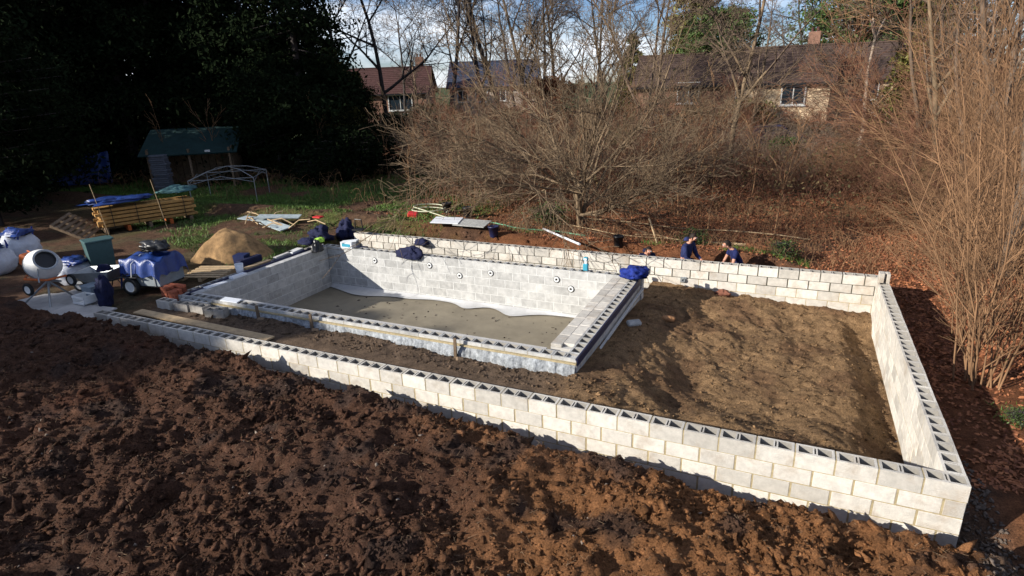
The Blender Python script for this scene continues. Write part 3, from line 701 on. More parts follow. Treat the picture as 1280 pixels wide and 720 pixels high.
def site_left():
    # board pad under the mixer
    b = MB(); b.box((0, 0, 0), (2.3, 1.25, .03), ch=.005); o = b.build('plywood_sheet', mat('dusty_board', (.40, .38, .36), var=.3, scale=2)); o.location = (-17.5, .28, gz(-17.5, .3)+.03); o.rotation_euler = (0, .0, R(-14))
    tag(o, 'dusty pale plywood sheet under the cement mixer', 'board')
    b = MB(); b.box((0, 0, 0), (1.3, .8, .03), ch=.005); o = b.build('plywood_sheet', mat('dusty_board2', (.46, .43, .40), var=.3, scale=2)); o.location = (-16.35, .05, gz(-16.4, .1)+.06); o.rotation_euler = (.02, .02, R(8))
    tag(o, 'second dusty board lying against the left end of the near wall', 'board')
    # wheelie bin
    x, y = -18.4, 1.95; t = thing('wheelie_bin', 'tall dark green wheelie bin standing behind the wheelbarrow', 'bin', (x, y, gz(x, y)), R(-20))
    b = MB(); b.box((0, 0, .56), (.50, .56, .92), taper=1.18, ch=0); b.v = [(p[0]*.88, p[1]*.88, p[2]) for p in b.v]; b.build('bin_body', GREENBIN, t)
    b = MB(); b.box((0, 0, 1.045), (.56, .62, .05), ch=.015); b.box((0, .33, 1.05), (.4, .05, .04)); b.build('lid', GREENBIN, t)
    wheel('wheel', t, (-.2, .27, .1), .1, .05, 'X', BLACK); wheel('wheel', t, (.2, .27, .1), .1, .05, 'X', BLACK)
    # round lid lying behind
    o = MB().lathe([(0, .06), (.28, .05), (.33, .02), (.34, 0)], 22).build('bin_lid', GREENBIN, smooth=True); o.location = (-20.6, 3.2, gz(-20.6, 3.2)+.35); o.rotation_euler = (.15, .1, 0)
    tag(o, 'round grey green lid tilted on the ground behind the wheelie bin', 'lid')
    o = MB().lathe([(.26, 0), (.29, .36), (.25, .36), (.22, .02), (0, .02)], 18).build('tub', GREENBIN, smooth=True); o.location = (-20.6, 3.2, gz(-20.6, 3.2)); tag(o, 'squat dark tub under the tilted lid', 'tub')
    # wheelbarrow
    x, y = -17.35, 1.25; t = thing('wheelbarrow', 'pale grey wheelbarrow beside the mixer', 'wheelbarrow', (x, y, gz(x, y)), R(200))
    b = MB(); vs = [(-.30, -.2, .30), (.30, -.2, .30), (.30, .2, .30), (-.30, .2, .30), (-.48, -.33, .60), (.50, -.33, .56), (.50, .33, .56), (-.48, .33, .60), (-.46, -.31, .60), (.48, -.31, .56), (.48, .31, .56), (-.46, .31, .60), (-.28, -.18, .32), (.28, -.18, .32), (.28, .18, .32), (-.28, .18, .32)]
    fs = [(3, 2, 1, 0)]+[(i, (i+1) % 4, 4+(i+1) % 4, 4+i) for i in range(4)]+[(4+i, 4+(i+1) % 4, 8+(i+1) % 4, 8+i) for i in range(4)]+[(12+i, 8+i, 8+(i+1) % 4, 12+(i+1) % 4) for i in range(4)]+[(12, 13, 14, 15)]
    b.add(vs, fs); b.build('tray', GREYM, t)
    b = MB()
    for s in (-1, 1): b.tube([(.62, s*.08, .2), (.1, s*.2, .27), (-.5, s*.25, .38), (-.85, s*.27, .5)], .016, 6); b.tube([(-.2, s*.22, .3), (-.35, s*.24, .02), (-.5, s*.25, .38)], .014, 6)
    b.build('frame', BLACK, t); wheel('wheel', t, (.6, 0, .18), .18, .07)
    for s in (-1, 1): MB().tube([(-.83, s*.27, .49), (-.97, s*.275, .54)], .02, 8).build('grip', RUBBER, t)
    # grey tub and crate, black rubble bag on the ground
    x, y = -17.0, .80; b = MB(); b.box((0, 0, .17), (.34, .26, .32), taper=1.15); b.box((0, 0, .335), (.42, .33, .02)); o = b.build('plastic_tub', mat('blue_grey_plastic', (.22, .27, .32), rough=.4)); o.location = (x, y, gz(x, y)+.03)
    tag(o, 'blue grey plastic tub standing between the wheelbarrow and the black bag', 'tub')
    b = MB()
    for s in (-1, 1): b.box((s*.2, 0, .1), (.02, .3, .2)); b.box((0, s*.15, .03), (.42, .02, .04)); b.box((0, s*.15, .17), (.42, .02, .04))
    b.box((0, 0, .01), (.42, .3, .015)); o = b.build('tool_crate', WHITEP); o.location = (-16.75, .45, gz(-16.75, .45)+.08); tag(o, 'low open crate with pale rails in front of the plastic tub', 'crate')
    o = crumple('rubble_bag', (-16.25, .62, gz(-16.25, .62)+.27), (.17, .17, .40), NAVY, seed=8, amp=.28, flat=.62, n=12); tag(o, 'tall dark rubble bag slumped at the end of the near wall', 'bag')
    o = crumple('rubble_bag', (-17.2, 1.3, gz(-17.2, 1.3)+.56), (.2, .17, .14), NAVY, seed=9, amp=.3, n=10); tag(o, 'dark sack draped on the wheelbarrow tray', 'bag')
    # bulk bags
    def bulk(x, y, rz, label, seed, s=.9, h=.8):
        t = thing('bulk_bag', label, 'bag', (x, y, gz(x, y)), rz, 'white woven bulk bags behind the mixer')
        o = crumple('sack', (0, 0, h*.45), (s*.62, s*.62, h*.62), WHITEBAG, t, seed=seed, amp=.10, n=12, flat=.72)
        for sx in (-1, 1):
            for sy in (-1, 1): MB().tube([(sx*.35*s, sy*.35*s, h*.8), (sx*.42*s, sy*.3*s, h*1.08), (sx*.3*s, sy*.42*s, h*.85)], .02, 5).build('lifting_loop', mat('blue_strap', (.03, .06, .35)), t)
        o2 = crumple('blue_liner', (.1, -.05, h*.92), (s*.45, s*.35, h*.2), TARP, t, seed=seed+5, amp=.4, n=9)
    bulk(-22.0, 1.15, .2, 'large white bulk bag at the left edge nearest the camera', 21, .85, .85)
    bulk(-23.0, 2.3, .5, 'large white bulk bag at the left edge behind the nearer one', 22, .9, .9)
    bulk(-18.9, 1.55, .1, 'low blue and white bulk bag directly behind the mixer drum', 23, .75, .6)
    # trailer
    x, y = -16.2, 1.85; t = thing('box_trailer', 'grey box trailer under a blue tarpaulin with a black bag on top', 'trailer', (x, y, gz(x, y)), R(12)); t.scale = (.9,)*3
    b = MB(); b.box((0, 0, .56), (1.12, .88, .66), ch=.01); b.build('body', mat('trailer_grey', (.25, .28, .30), rough=.5, var=.25, scale=4), t)
    for k in (-.4, 0, .4): MB().box((k, -.452, .56), (.04, .02, .64)).build('rib', GREYM, t)
    b = MB(); b.box((0, 0, .22), (1.1, .8, .05)); b.tube([(-.55, 0, .22), (-1.05, 0, .28)], .03, 6); b.build('chassis', BLACK, t)
    wheel('wheel', t, (-.30, -.53, .24), .24, .13); wheel('wheel', t, (-.30, .53, .24), .25, .14)
    MB().box((-.30, -.53, .50), (.56, .15, .02), ch=.008).build('mudguard', BLACK, t)
    MB().box((-.57, -.36, .35), (.05, .12, .07)).build('tail_lamp', RED, t)
    # tarp: draped sheet
    n = 26; vs = []; fs = []; r = random.Random(4)
    tb = thing('tarpaulin', 'bright blue tarpaulin draped over the grey trailer', 'tarpaulin', (x, y, gz(x, y)), R(12)); tb.scale = (.9,)*3
    for i in range(n+1):
        for j in range(n+1):
            u, v = -1+2*i/n, -1+2*j/n
            px, py = u*.86, v*.74; ex, ey = max(0, abs(px)-.58), max(0, abs(py)-.46)
            z = .91+.14*math.exp(-(u*u+v*v)*1.3)-(ex+ey)*1.35-.02+.035*math.sin(px*13+py*5)+.025*math.sin(py*17-px*4)
            px = math.copysign(min(abs(px), .58+.05*math.sin(py*14)*.6+ex*.25), px) if ex else px
            py = math.copysign(min(abs(py), .46+.04*math.sin(px*14)+ey*.25), py) if ey else py
            vs.append((px, py, z))
    for i in range(n):
        for j in range(n): fs.append((i*(n+1)+j, (i+1)*(n+1)+j, (i+1)*(n+1)+j+1, i*(n+1)+j+1))
    MB().add(vs, fs).build('sheet', TARP, tb, True)
    MB().tube([(-.2, -.56, .50), (-.15, -.52, .86), (-.1, -.2, 1.04), (0, .4, 1.0)], .012, 6).build('strap', WHITEP, tb)
    o = crumple('black_bag', (x+.1, y+.1, gz(x, y)+1.02), (.33, .28, .19), BLACK, seed=12, amp=.5, n=12); tag(o, 'crumpled black bag lying on top of the blue tarpaulin', 'bag')
    # sand pile
    n = 64; vs = []; fs = []; cx, cy = -16.9, 4.75; z0 = gz(cx, cy)-.25
    for i in range(22):
        rr = i/21*1.25
        for k in range(n):
            a = 2*PI*k/n; q = 1+.13*math.sin(a*2+1)+.06*math.sin(a*5)
            h = 1.04*max(0, 1-(rr/1.24)**1.7)
            h = min(h, 1.12); px, py = cx+rr*q*.98*math.cos(a), cy+rr*q*math.sin(a)
            nn = float(fbm(np.array([px]), np.array([py]), 2.5, 3, 6)[0])
            vs.append((px, py, z0+h+.10*nn*(1 if h > .03 else .2)))
    for i in range(21):
        for k in range(n): fs.append((i*n+k, (i+1)*n+k, (i+1)*n+(k+1) % n, i*n+(k+1) % n))
    tag(MB().add(vs, fs).build('sand_pile', SAND, smooth=True), 'conical pile of golden building sand behind the trailer', 'sand pile')
    # open brick pallet slats beside the sand
    x, y = -15.85, 3.1; t = thing('pallet', 'low timber pallet between the trailer and the sand pile', 'pallet', (x, y, gz(x, y)), R(20))
    for i in range(6): MB().box((0, -.45+.18*i, .13), (1.1, .1, .02)).build('slat', WOOD, t)
    for i in range(3): MB().box((-.5+.5*i, 0, .06), (.09, 1.0, .1)).build('bearer', WOOD, t)
    x, y = -15.6, 3.95; b = MB(); b.box((0, 0, .18), (.3, .28, .36), taper=1.1, ch=0); o = b.build('blue_crate', mat('dark_blue_plastic', (.01, .02, .08), rough=.5)); o.location = (x, y, gz(x, y)); o.rotation_euler = (0, 0, .3)
    tag(o, 'dark blue plastic box at the foot of the sand pile', 'box')
site_left()
def timber_stack():
    x, y = -23.7, 6.9; t = thing('timber_stack', 'long stack of yellow timber tied in bundles under a blue sheet', 'timber', (x, y, gz(x, y)), R(66)); t.scale = (.86, .9, .95)
    for k in range(5):
        for j in range(4):
            MB().box((rnd.uniform(-.1, .1), -.40+.25*j, .30+.14*k), (3.6, .2, .10), ch=.01).build('beam', YELLOW, t)
    for i in range(5): MB().box((-1.6+.8*i, 0, .12), (.12, 1.1, .2)).build('bearer', ORANGE if i % 2 else OLDWOOD, t)
    for i in range(4): MB().tube([(-1.3+.9*i, -.54, .2), (-1.3+.9*i, -.54, 1.02), (-1.3+.9*i, .5, 1.02)], .015, 5).build('strap', BLACK, t)
    o = crumple('tarpaulin', (x-.3, y-.8, gz(x, y)+1.05), (1.1, .55, .16), TARP, seed=31, amp=.4, n=14, rot=R(66)); tag(o, 'blue tarpaulin rumpled over the left half of the timber stack', 'tarpaulin')
    o = crumple('green_sack', (x+.45, y+1.1, gz(x, y)+1.12), (.65, .4, .2), mat('dull_green_cloth', (.06, .14, .15), var=.4), seed=32, amp=.35, n=12, rot=R(66)); tag(o, 'dull green sheet bundled on the right end of the timber stack', 'sheet')
    x, y = -24.5, 4.9; t = thing('pallet', 'upturned timber pallet leaning at the left end of the timber stack', 'pallet', (x, y, gz(x, y)+.35), R(30)); t.rotation_euler = (R(15), R(28), R(30))
    for i in range(7): MB().box((-.55+.18*i, 0, .06), (.1, 1.0, .022)).build('slat', OLDWOOD, t)
    for i in range(3): MB().box((0, -.45+.45*i, 0), (1.2, .09, .09)).build('bearer', OLDWOOD, t)
    # two canes stuck in
    for dx, l in ((-.4, 'thin pale cane stuck in the ground left of its twin at the timber stack'), (.9, 'thin pale cane stuck in the ground in the middle of the timber stack')):
        o = MB().tube([(x+dx+1.2, y+.9+dx, gz(x, y)), (x+dx+1.0, y+.8+dx, gz(x, y)+1.8)], .010, 5).build('cane', WOOD); tag(o, l, 'cane')
    # loose heap of boards and sticks behind the sand
    x, y = -18.9, 8.2; t = thing('board_heap', 'heap of grey boards and bent sticks behind the sand pile', 'boards', (x, y, gz(x, y)), 0)
    for i, (a, b2, c, d) in enumerate([(-.6, 0, .2, .1), (.1, .3, .28, .5), (.5, -.3, .12, -.3)]):
        MB().box((a, b2, c), (1.5, .45, .03), rot=(.06*i, .05, d)).build('board', mat('grey_board', (.36, .42, .44), var=.3), t)
    for i in range(14):
        a = rnd.uniform(0, 6.28); p = Vector((rnd.uniform(-.9, 1.3), rnd.uniform(-.6, .6), .1)); q = p+Vector((math.cos(a)*.9, math.sin(a)*.5, rnd.uniform(-.05, .35)))
        MB().tube([p, (p+q)/2+Vector((0, 0, rnd.uniform(0, .15))), q], .02, 5).build('stick', WOOD, t)
timber_stack()

# ------------------------------------------------------------------ things on and around the walls
def wall_things():
    o = crumple('navy_jacket', (-5.30, 6.05, .10), (.30, .34, .17), BLUE, seed=41, amp=.34, n=16); tag(o, 'bright navy jacket thrown over the far end of the dividing wall', 'jacket')
    o = crumple('navy_jacket', (-11.6, 6.20, -.10), (.40, .16, .30), NAVY, seed=42, amp=.28, n=14); tag(o, 'dark jacket hanging over the pool back wall', 'jacket')
    o = crumple('cloth', (-12.2, 7.62, -.12), (.25, .12, .16), NAVY, seed=46, amp=.3, n=10); tag(o, 'dark cloth against the far wall above the hanging jacket', 'cloth')
    o = crumple('black_bag', (-14.56, 5.72, -.02), (.16, .2, .30), BLACK, seed=43, amp=.25, n=12); tag(o, 'black bag hung over the far corner of the left pool wall', 'bag')
    o = crumple('hi_vis_vest', (-14.6, 5.9, .22), (.13, .16, .10), LIME, seed=44, amp=.3, n=10); tag(o, 'lime hi vis vest on the corner of the left pool wall', 'vest')
    o = crumple('dark_coat', (-14.9, 5.8, .18), (.3, .25, .16), NAVY, seed=45, amp=.3, n=12); tag(o, 'dark coat piled beside the lime vest', 'coat')
    for i, (x, y, s, l) in enumerate([(-14.9, 7.0, (.38, .28, .30), 'dark rucksack nearest the pool in the heap by the far left corner'), (-14.5, 7.45, (.42, .26, .26), 'dark tool bag against the end of the far wall'), (-15.7, 7.1, (.36, .3, .24), 'dark bag at the left of the heap by the far wall end'), (-15.3, 7.9, (.30, .26, .42), 'tall dark bag at the back of the heap by the far wall end')]):
        o = crumple('tool_bag', (x, y, gz(x, y)+s[2]*.7), s, NAVY, seed=50+i, amp=.4, n=12, flat=.7); tag(o, l, 'bag')
    b = MB(); b.tube([(-.15, 0, 0), (-.12, 0, .35), (.12, 0, .35), (.15, 0, 0)], .02, 6); b.box((0, 0, .02), (.4, .22, .05)); o = b.build('metal_stand', BLACK); o.location = (-14.45, 7.55, .18); tag(o, 'black hooped handle standing over the dark tool bag', 'handle')
    o = MB().box((0, 0, 0), (.32, .22, .05), ch=.01).build('red_tray', RED); o.location = (-16.4, 7.9, gz(-16.4, 7.9)+.55); tag(o, 'red tray lying on top of the dark bags', 'tray')
    # white and cyan mortar box on back wall
    t = thing('adhesive_box', 'white and cyan box sitting on the left end of the pool back wall', 'box', (-13.85, 6.26, .0), 0)
    MB().box((0, 0, .09), (.42, .2, .18), ch=.01).build('box_body', PLASTW, t); MB().box((-.0, -.104, .09), (.3, .01, .09)).build('printed_panel', CYAN, t); MB().box((.05, .02, .195), (.5, .22, .025), rot=(0, -.1, .3)).build('lid', PLASTW, t)
    # things on the left pool wall
    o = MB().lathe([(.09, 0), (.11, .22), (.10, .22), (.085, .01), (0, .01)], 18).build('white_bucket', PLASTW, smooth=True); o.location = (-15.03, 3.35, 0); tag(o, 'small white bucket on the left pool wall near the sand pile', 'bucket')
    for i, (x, y, l, w, h, m, lab) in enumerate([(-14.68, 2.3, .55, .16, .03, PLASTW, 'pale slab lying on the near end of the left pool wall'), (-14.70, 3.0, .42, .18, .06, PLASTW, 'white foam piece on the left pool wall below the bucket'),
                                                 (-15.05, 3.95, .85, .14, .05, WOOD, 'pale timber offcut on the outer leaf beside the white bucket'), (-15.05, 4.9, .7, .12, .06, CONC, 'grey offcut along the outer leaf of the left pool wall'), (-15.05, 5.35, .5, .22, .06, WHITEP, 'cream slab on the far part of the left outer leaf')]):
        o = MB().box((0, 0, h/2), (w, l, h), ch=.006).build('offcut', m); o.location = (x, y, .005); o.rotation_euler = (0, 0, .06*(i-2)); tag(o, lab, 'offcut')
    o = MB().box((0, 0, .09), (.2, .75, .18), ch=.03).build('dark_case', NAVY); o.location = (-15.32, 3.95, .02); tag(o, 'long dark tool case behind the white bucket', 'case')
    # cyan spirit level / cartridge on far wall front
    t = thing('laser_level', 'cyan and white laser level on the right part of the pool back wall', 'tool', (-6.55, 6.30, 0), 0)
    MB().box((0, 0, .09), (.13, .1, .18), ch=.02).build('base', CYAN, t); MB().box((0, 0, .30), (.11, .09, .09), ch=.015).build('head', CYAN, t); MB().box((0, 0, .21), (.05, .05, .1)).build('neck', PLASTW, t); MB().box((0, -.048, .30), (.07, .01, .05)).build('lens', PLASTW, t)
    for i, (x, y) in enumerate([(-5.72, 6.32), (-5.05, 6.5)]):
        o = MB().tube([(x, y, .02), (x, y+.01, .20)], .045, 10).build('canister', mat('grey_can', (.5, .48, .42), rough=.4)); tag(o, ['small grey canister left of the navy jacket', 'small grey canister right of the navy jacket'][i], 'canister')
    # behind the far wall
    def board(x, y, l, w, rz, m, lab, z=.05):
        o = MB().box((0, 0, 0), (l, w, .03), ch=.005).build('board', m); o.location = (x, y, gz(x, y)+z); o.rotation_euler = (.06, .03, rz); tag(o, lab, 'board')
    board(-12.45, 9.6, .95, .7, .25, PLASTW, 'bright white board lying behind the far wall', .16)
    board(-11.55, 9.7, 1.1, .75, .1, mat('speckled_board', (.42, .42, .40), var=.4, scale=18), 'speckled grey board right of the white one', .16)
    board(-9.1, 8.6, 1.5, .16, -.12, WOOD, 'pale warped plank on edge behind the far wall', .3)
    def pot(x, y, s, lab, m=BLACK):
        o = MB().lathe([(.10*s, 0), (.14*s, .26*s), (.15*s, .26*s), (.15*s, .29*s), (.13*s, .29*s), (.10*s, .05), (0, .05)], 16).build('bucket', m, smooth=True); o.location = (x, y, gz(x, y)+.01); tag(o, lab, 'bucket')
    pot(-14.0, 12.2, 1.3, 'black bucket beside the coiled hose'); pot(-13.0, 12.0, 1.3, 'black bucket between the hose coil and the grey board'); pot(-10.6, 9.35, 1.2, 'dark blue bucket right of the speckled board', NAVYM)
    pot(-6.6, 9.5, 1.1, 'black bucket lying near the crouching worker'); pot(-2.38, 9.3, .95, 'white bucket behind the far wall at the right', PLASTW)
    o = MB().box((0, 0, 0), (.34, .26, .16), ch=.03).build('red_box', RED); o.location = (-14.2, 10.2, gz(-14.2, 10.2)+.1); o.rotation_euler = (.2, .1, .4); tag(o, 'small red box on the earth behind the far wall', 'box')
    # hoses, pipe, poles
    P = []
    for k in range(34):
        a = k/33*2*PI*1.6; P.append((-14.6+.75*math.cos(a)*(1-.006*k), 11.9+.55*math.sin(a), gz(-14.6, 11.9)+.08+.006*k))
    P += [(-13.6, 11.3, gz(-13.6, 11.3)+.06), (-12.6, 10.8, gz(-12.6, 10.8)+.05), (-11.9, 10.6, gz(-11.9, 10.6)+.05)]
    tag(MB().tube(P, .022, 6).build('hose', HOSE, smooth=True), 'pale hose coiled on the ground behind the far wall', 'hose')
    P = [(-12.3+.2*i, 11.2+.12*math.sin(i*.5)+.0*i, gz(-12.3+.2*i, 11.2)+.08) for i in range(22)]
    tag(MB().tube(P, .026, 6).build('hose', GREENH, smooth=True), 'green hose running along the ground behind the grey board', 'hose')
    tag(MB().tube([(-9.6, 11.1, gz(-9.6, 11.1)+.15), (-7.4, 8.35, .08)], .035, 10).build('plastic_pipe', PLASTW), 'white plastic pipe resting on top of the far wall', 'pipe')
    tag(MB().tube([(-5.6, 10.2, gz(-5.6, 10.2)), (-5.9, 10.3, gz(-5.9, 10.3)+.75)], .03, 6).build('stake', WOOD), 'leaning wooden stake behind the crouching worker', 'stake')
    # fallen poles lying behind workers
    for i, (a, b2, r) in enumerate([((-10.5, 12.6), (-3.2, 10.6), .018), ((-9, 13.4), (-1.5, 12.5), .02), ((-6.6, 11.6), (-3.2, 11.1), .015)]):
        n = 9; P = [(a[0]+(b2[0]-a[0])*t/n, a[1]+(b2[1]-a[1])*t/n+.08*math.sin(t*1.3), gz(a[0]+(b2[0]-a[0])*t/n, a[1]+(b2[1]-a[1])*t/n)+.10+.04*math.sin(t)) for t in range(n+1)]
        tag(MB().tube(P, r, 5).build('fallen_branch', WOOD), ['long thin pale pole lying nearest behind the workers', 'long thin pale pole lying farthest up the leafy bank', 'short pale pole lying in the leaves behind the standing worker'][i], 'branch')
wall_things()

# ------------------------------------------------------------------ people
def skin_object(name, joints, edges, m, parent, root=0, sub=2):
    me = bpy.data.meshes.new(name); me.from_pydata([j[0] for j in joints], edges, []); me.materials.append(m)
    o = link(name, me, parent); sk = o.modifiers.new('skin', 'SKIN'); sk.use_smooth_shade = True
    lay = me.skin_vertices[0] if me.skin_vertices else None
    if lay is None:
        import bmesh
        bm = bmesh.new(); bm.from_mesh(me); bm.verts.layers.skin.verify(); bm.to_mesh(me); bm.free(); lay = me.skin_vertices[0]
    for i, j in enumerate(joints):
        r = j[1]; lay.data[i].radius = r if isinstance(r, tuple) else (r, r)
        lay.data[i].use_root = (i == root)
    ss_ = o.modifiers.new('sub', 'SUBSURF'); ss_.levels = 1; ss_.render_levels = sub
    return o
def person(label, loc, rz, pose, top, tcol, sleeves):
    t = thing('person', label, 'person', loc, rz, 'workers behind the far wall')
    J = {}
    pel, chest, neck, head, knees, feet, elbows, hands = [pose[k] for k in ('pelvis', 'chest', 'neck', 'head', 'knee', 'foot', 'elbow', 'hand')]
    V = Vector; pel, chest, neck, head = V(pel), V(chest), V(neck), V(head)
    js = [(pel, (.15, .11)), ((pel+chest)/2, (.135, .10)), (chest, (.16, .11)), (neck, .055), (neck+(head-neck)*.5, .055), (head, (.075, .095)), (head+(head-neck).normalized()*.08, (.07, .085))]
    es = [(0, 1), (1, 2), (2, 3), (3, 4), (4, 5), (5, 6)]
    def add(p, r, to): js.append((V(p), r)); es.append((to, len(js)-1)); return len(js)-1
    fwd = V((1, 0, 0))
    add(head+V((.105, 0, -.01)), .014, 5)                       # nose
    for s in (1, -1):
        hip = add(pel+V((0, s*.10, -.06)), .095, 0); kn = add((knees[0], s*knees[1], knees[2]), .06, hip); an = add((feet[0], s*feet[1], feet[2]+.08), .04, kn)
        add((feet[0]+.15, s*feet[1], .035), .035, an)
        sh = add(chest+V((.02, s*.18, .09)), .058, 2); el = add((elbows[0], s*elbows[1], elbows[2]), .042, sh); h = V((hands[0], s*hands[1], hands[2]))
        wr = add(h, .028, el); d = (h-js[el][0]).normalized(); side = V((0, 1, 0)) if abs(d.y) < .8 else V((1, 0, 0))
        pa = add(h+d*.06, (.038, .02), wr)
        for q, L_ in ((-.033, .065), (-.011, .08), (.011, .075), (.033, .06)):
            f1 = add(h+d*(.09)+side*q, .0095, pa); f2 = add(h+d*(.09+L_*.55)+side*q*1.1+V((.01, 0, -.01)), .009, f1); add(h+d*(.09+L_)+side*q*1.1+V((.025, 0, -.025)), .008, f2)
        th = add(h+d*.05+side*s*-.045, .010, wr); add(h+d*.085+side*s*-.06+V((.01, 0, -.01)), .009, th)
    skin_object('body', js, es, SKIN, t)
    # top
    tj = [(pel+V((0, 0, .0)), (.175, .135)), ((pel+chest)/2, (.165, .13)), (chest, (.19, .14)), (chest+(neck-chest)*.7, (.10, .09))]; te = [(0, 1), (1, 2), (2, 3)]
    for s in (1, -1):
        tj.append((chest+V((.02, s*.18, .09)), .075)); te.append((2, len(tj)-1)); e = V((elbows[0], s*elbows[1], elbows[2])); shp = tj[-1][0]
        if sleeves == 'long':
            tj.append((e, .058)); te.append((len(tj)-2, len(tj)-1)); tj.append((e+(V((hands[0], s*hands[1], hands[2]))-e)*.93, .042)); te.append((len(tj)-2, len(tj)-1))
        else: tj.append((shp+(e-shp)*.62, .068)); te.append((len(tj)-2, len(tj)-1))
    skin_object(top, tj, te, tcol, t)
    if sleeves == 'long':
        crumple('hood', tuple(neck-(head-neck)*.1+V((-.07, 0, .02))), (.09, .12, .09), tcol, t, seed=3, amp=.1, n=8)
    # trousers
    tj = [(pel, (.165, .125))]; te = []
    for s in (1, -1):
        tj.append((pel+V((0, s*.10, -.06)), .11)); te.append((0, len(tj)-1)); tj.append((V((knees[0], s*knees[1], knees[2])), .075)); te.append((len(tj)-2, len(tj)-1)); tj.append((V((feet[0], s*feet[1], feet[2]+.10)), .06)); te.append((len(tj)-2, len(tj)-1))
    skin_object('trousers', tj, te, mat('dark_work_trousers', (.02, .02, .03)), t)
    for s in (1, -1):
        MB().box((feet[0]+.08, s*feet[1], .05), (.30, .11, .10), ch=.03).build('boot', RUBBER, t)
        MB().lathe([(0, -.012), (.009, -.008), (.012, 0), (.009, .008), (0, .012)], 8, head+V((.083, s*.033, .01))).build('eye', WHITEP, t)
        MB().box(head+V((0, s*.082, -.01)), (.03, .018, .055), ch=.006).build('ear', SKIN, t)
    MB().box(head+V((.086, 0, -.055)), (.012, .045, .012), ch=.003).build('mouth', mat('lips', (.35, .10, .09)), t)
    up = (head-neck).normalized()
    # hair cap
    vs = []; fs = []; n = 14
    for i in range(8):
        th = i/7*PI*.60
        for k in range(n):
            a = 2*PI*k/n; p = V((math.sin(th)*math.cos(a)*.108, math.sin(th)*math.sin(a)*.09, math.cos(th)*.115)); w = rnd.uniform(.98, 1.06)
            if p.x > .05 and p.z < .045: p = V((.06, p.y*.9, max(p.z, .045)))
            vs.append(head+V((-.008, 0, .018))+p*w)
    for i in range(7):
        for k in range(n): fs.append((i*n+k, (i+1)*n+k, (i+1)*n+(k+1) % n, i*n+(k+1) % n))
    MB().add(vs, fs).build('hair', HAIR, t, True)
    return t
def people():
    zf = -1.12
    person('worker in a navy hoodie standing side on and looking down at the trench', (-4.55, 8.62, zf), R(-25), dict(pelvis=(0, 0, .93), chest=(.07, 0, 1.27), neck=(.13, 0, 1.47), head=(.22, 0, 1.57), knee=(.04, .11, .48), foot=(-.02, .13, 0), elbow=(.20, .24, 1.05), hand=(.42, .14, .98)), 'hoodie', mat('navy_hoodie', (.022, .03, .10), var=.35, scale=10), 'long')
    person('worker in a navy t-shirt with short hair bending over the far wall', (-3.28, 8.72, zf), R(205), dict(pelvis=(-.12, 0, .86), chest=(.06, 0, 1.17), neck=(.16, 0, 1.35), head=(.27, 0, 1.42), knee=(.08, .12, .46), foot=(-.1, .14, 0), elbow=(.17, .27, .98), hand=(.30, .20, .78)), 't_shirt', mat('navy_t_shirt', (.012, .018, .085), var=.3, scale=10), 'short')
    person('crouching worker in dark clothes whose head and shoulders show over the far wall', (-5.62, 8.78, zf), R(-60), dict(pelvis=(-.15, 0, .55), chest=(.06, 0, .86), neck=(.13, 0, 1.03), head=(.23, 0, 1.10), knee=(.22, .18, .50), foot=(-.05, .16, 0), elbow=(.25, .26, .72), hand=(.40, .12, .62)), 'jacket', mat('dark_blue_jacket', (.01, .014, .05), var=.3, scale=10), 'long')
people()

# ------------------------------------------------------------------ trees
def grow(p, d, length, r, depth, segs, r_, wob=.16, nseg=4, kids=4, spread=.75, shrink=.62, up=.10, rmin=.006, first=.3):
    p = np.array(p, float); d = np.array(d, float); d /= np.linalg.norm(d); sl = length/nseg
    for i in range(nseg):
        d = d+r_.normal(size=3)*wob; d[2] += up; d /= np.linalg.norm(d)
        q = p+d*sl; ra = max(rmin, r*(1-.75*i/nseg)); rb = max(rmin*.7, r*(1-.75*(i+1)/nseg))
        segs.append((*p, *q, ra, rb))
        if depth > 0 and (i+1)/nseg > first:
            n = kids if i < nseg-1 else kids+1
            k = n*(.7+.6*r_.random())/max(1, nseg*(1-first)); k = int(k)+(r_.random() < k-int(k))
            for _ in range(k):
                a = r_.normal(size=3); a -= d*a.dot(d); a /= np.linalg.norm(a)+1e-9
                ang = spread*(.6+.7*r_.random()); dd = d*math.cos(ang)+a*math.sin(ang)
                grow(q, dd, length*shrink*(.7+.6*r_.random()), max(rmin, rb*.72), depth-1, segs, r_, wob, max(3, nseg-1), kids, spread, shrink, up, rmin, .15)
        p = q
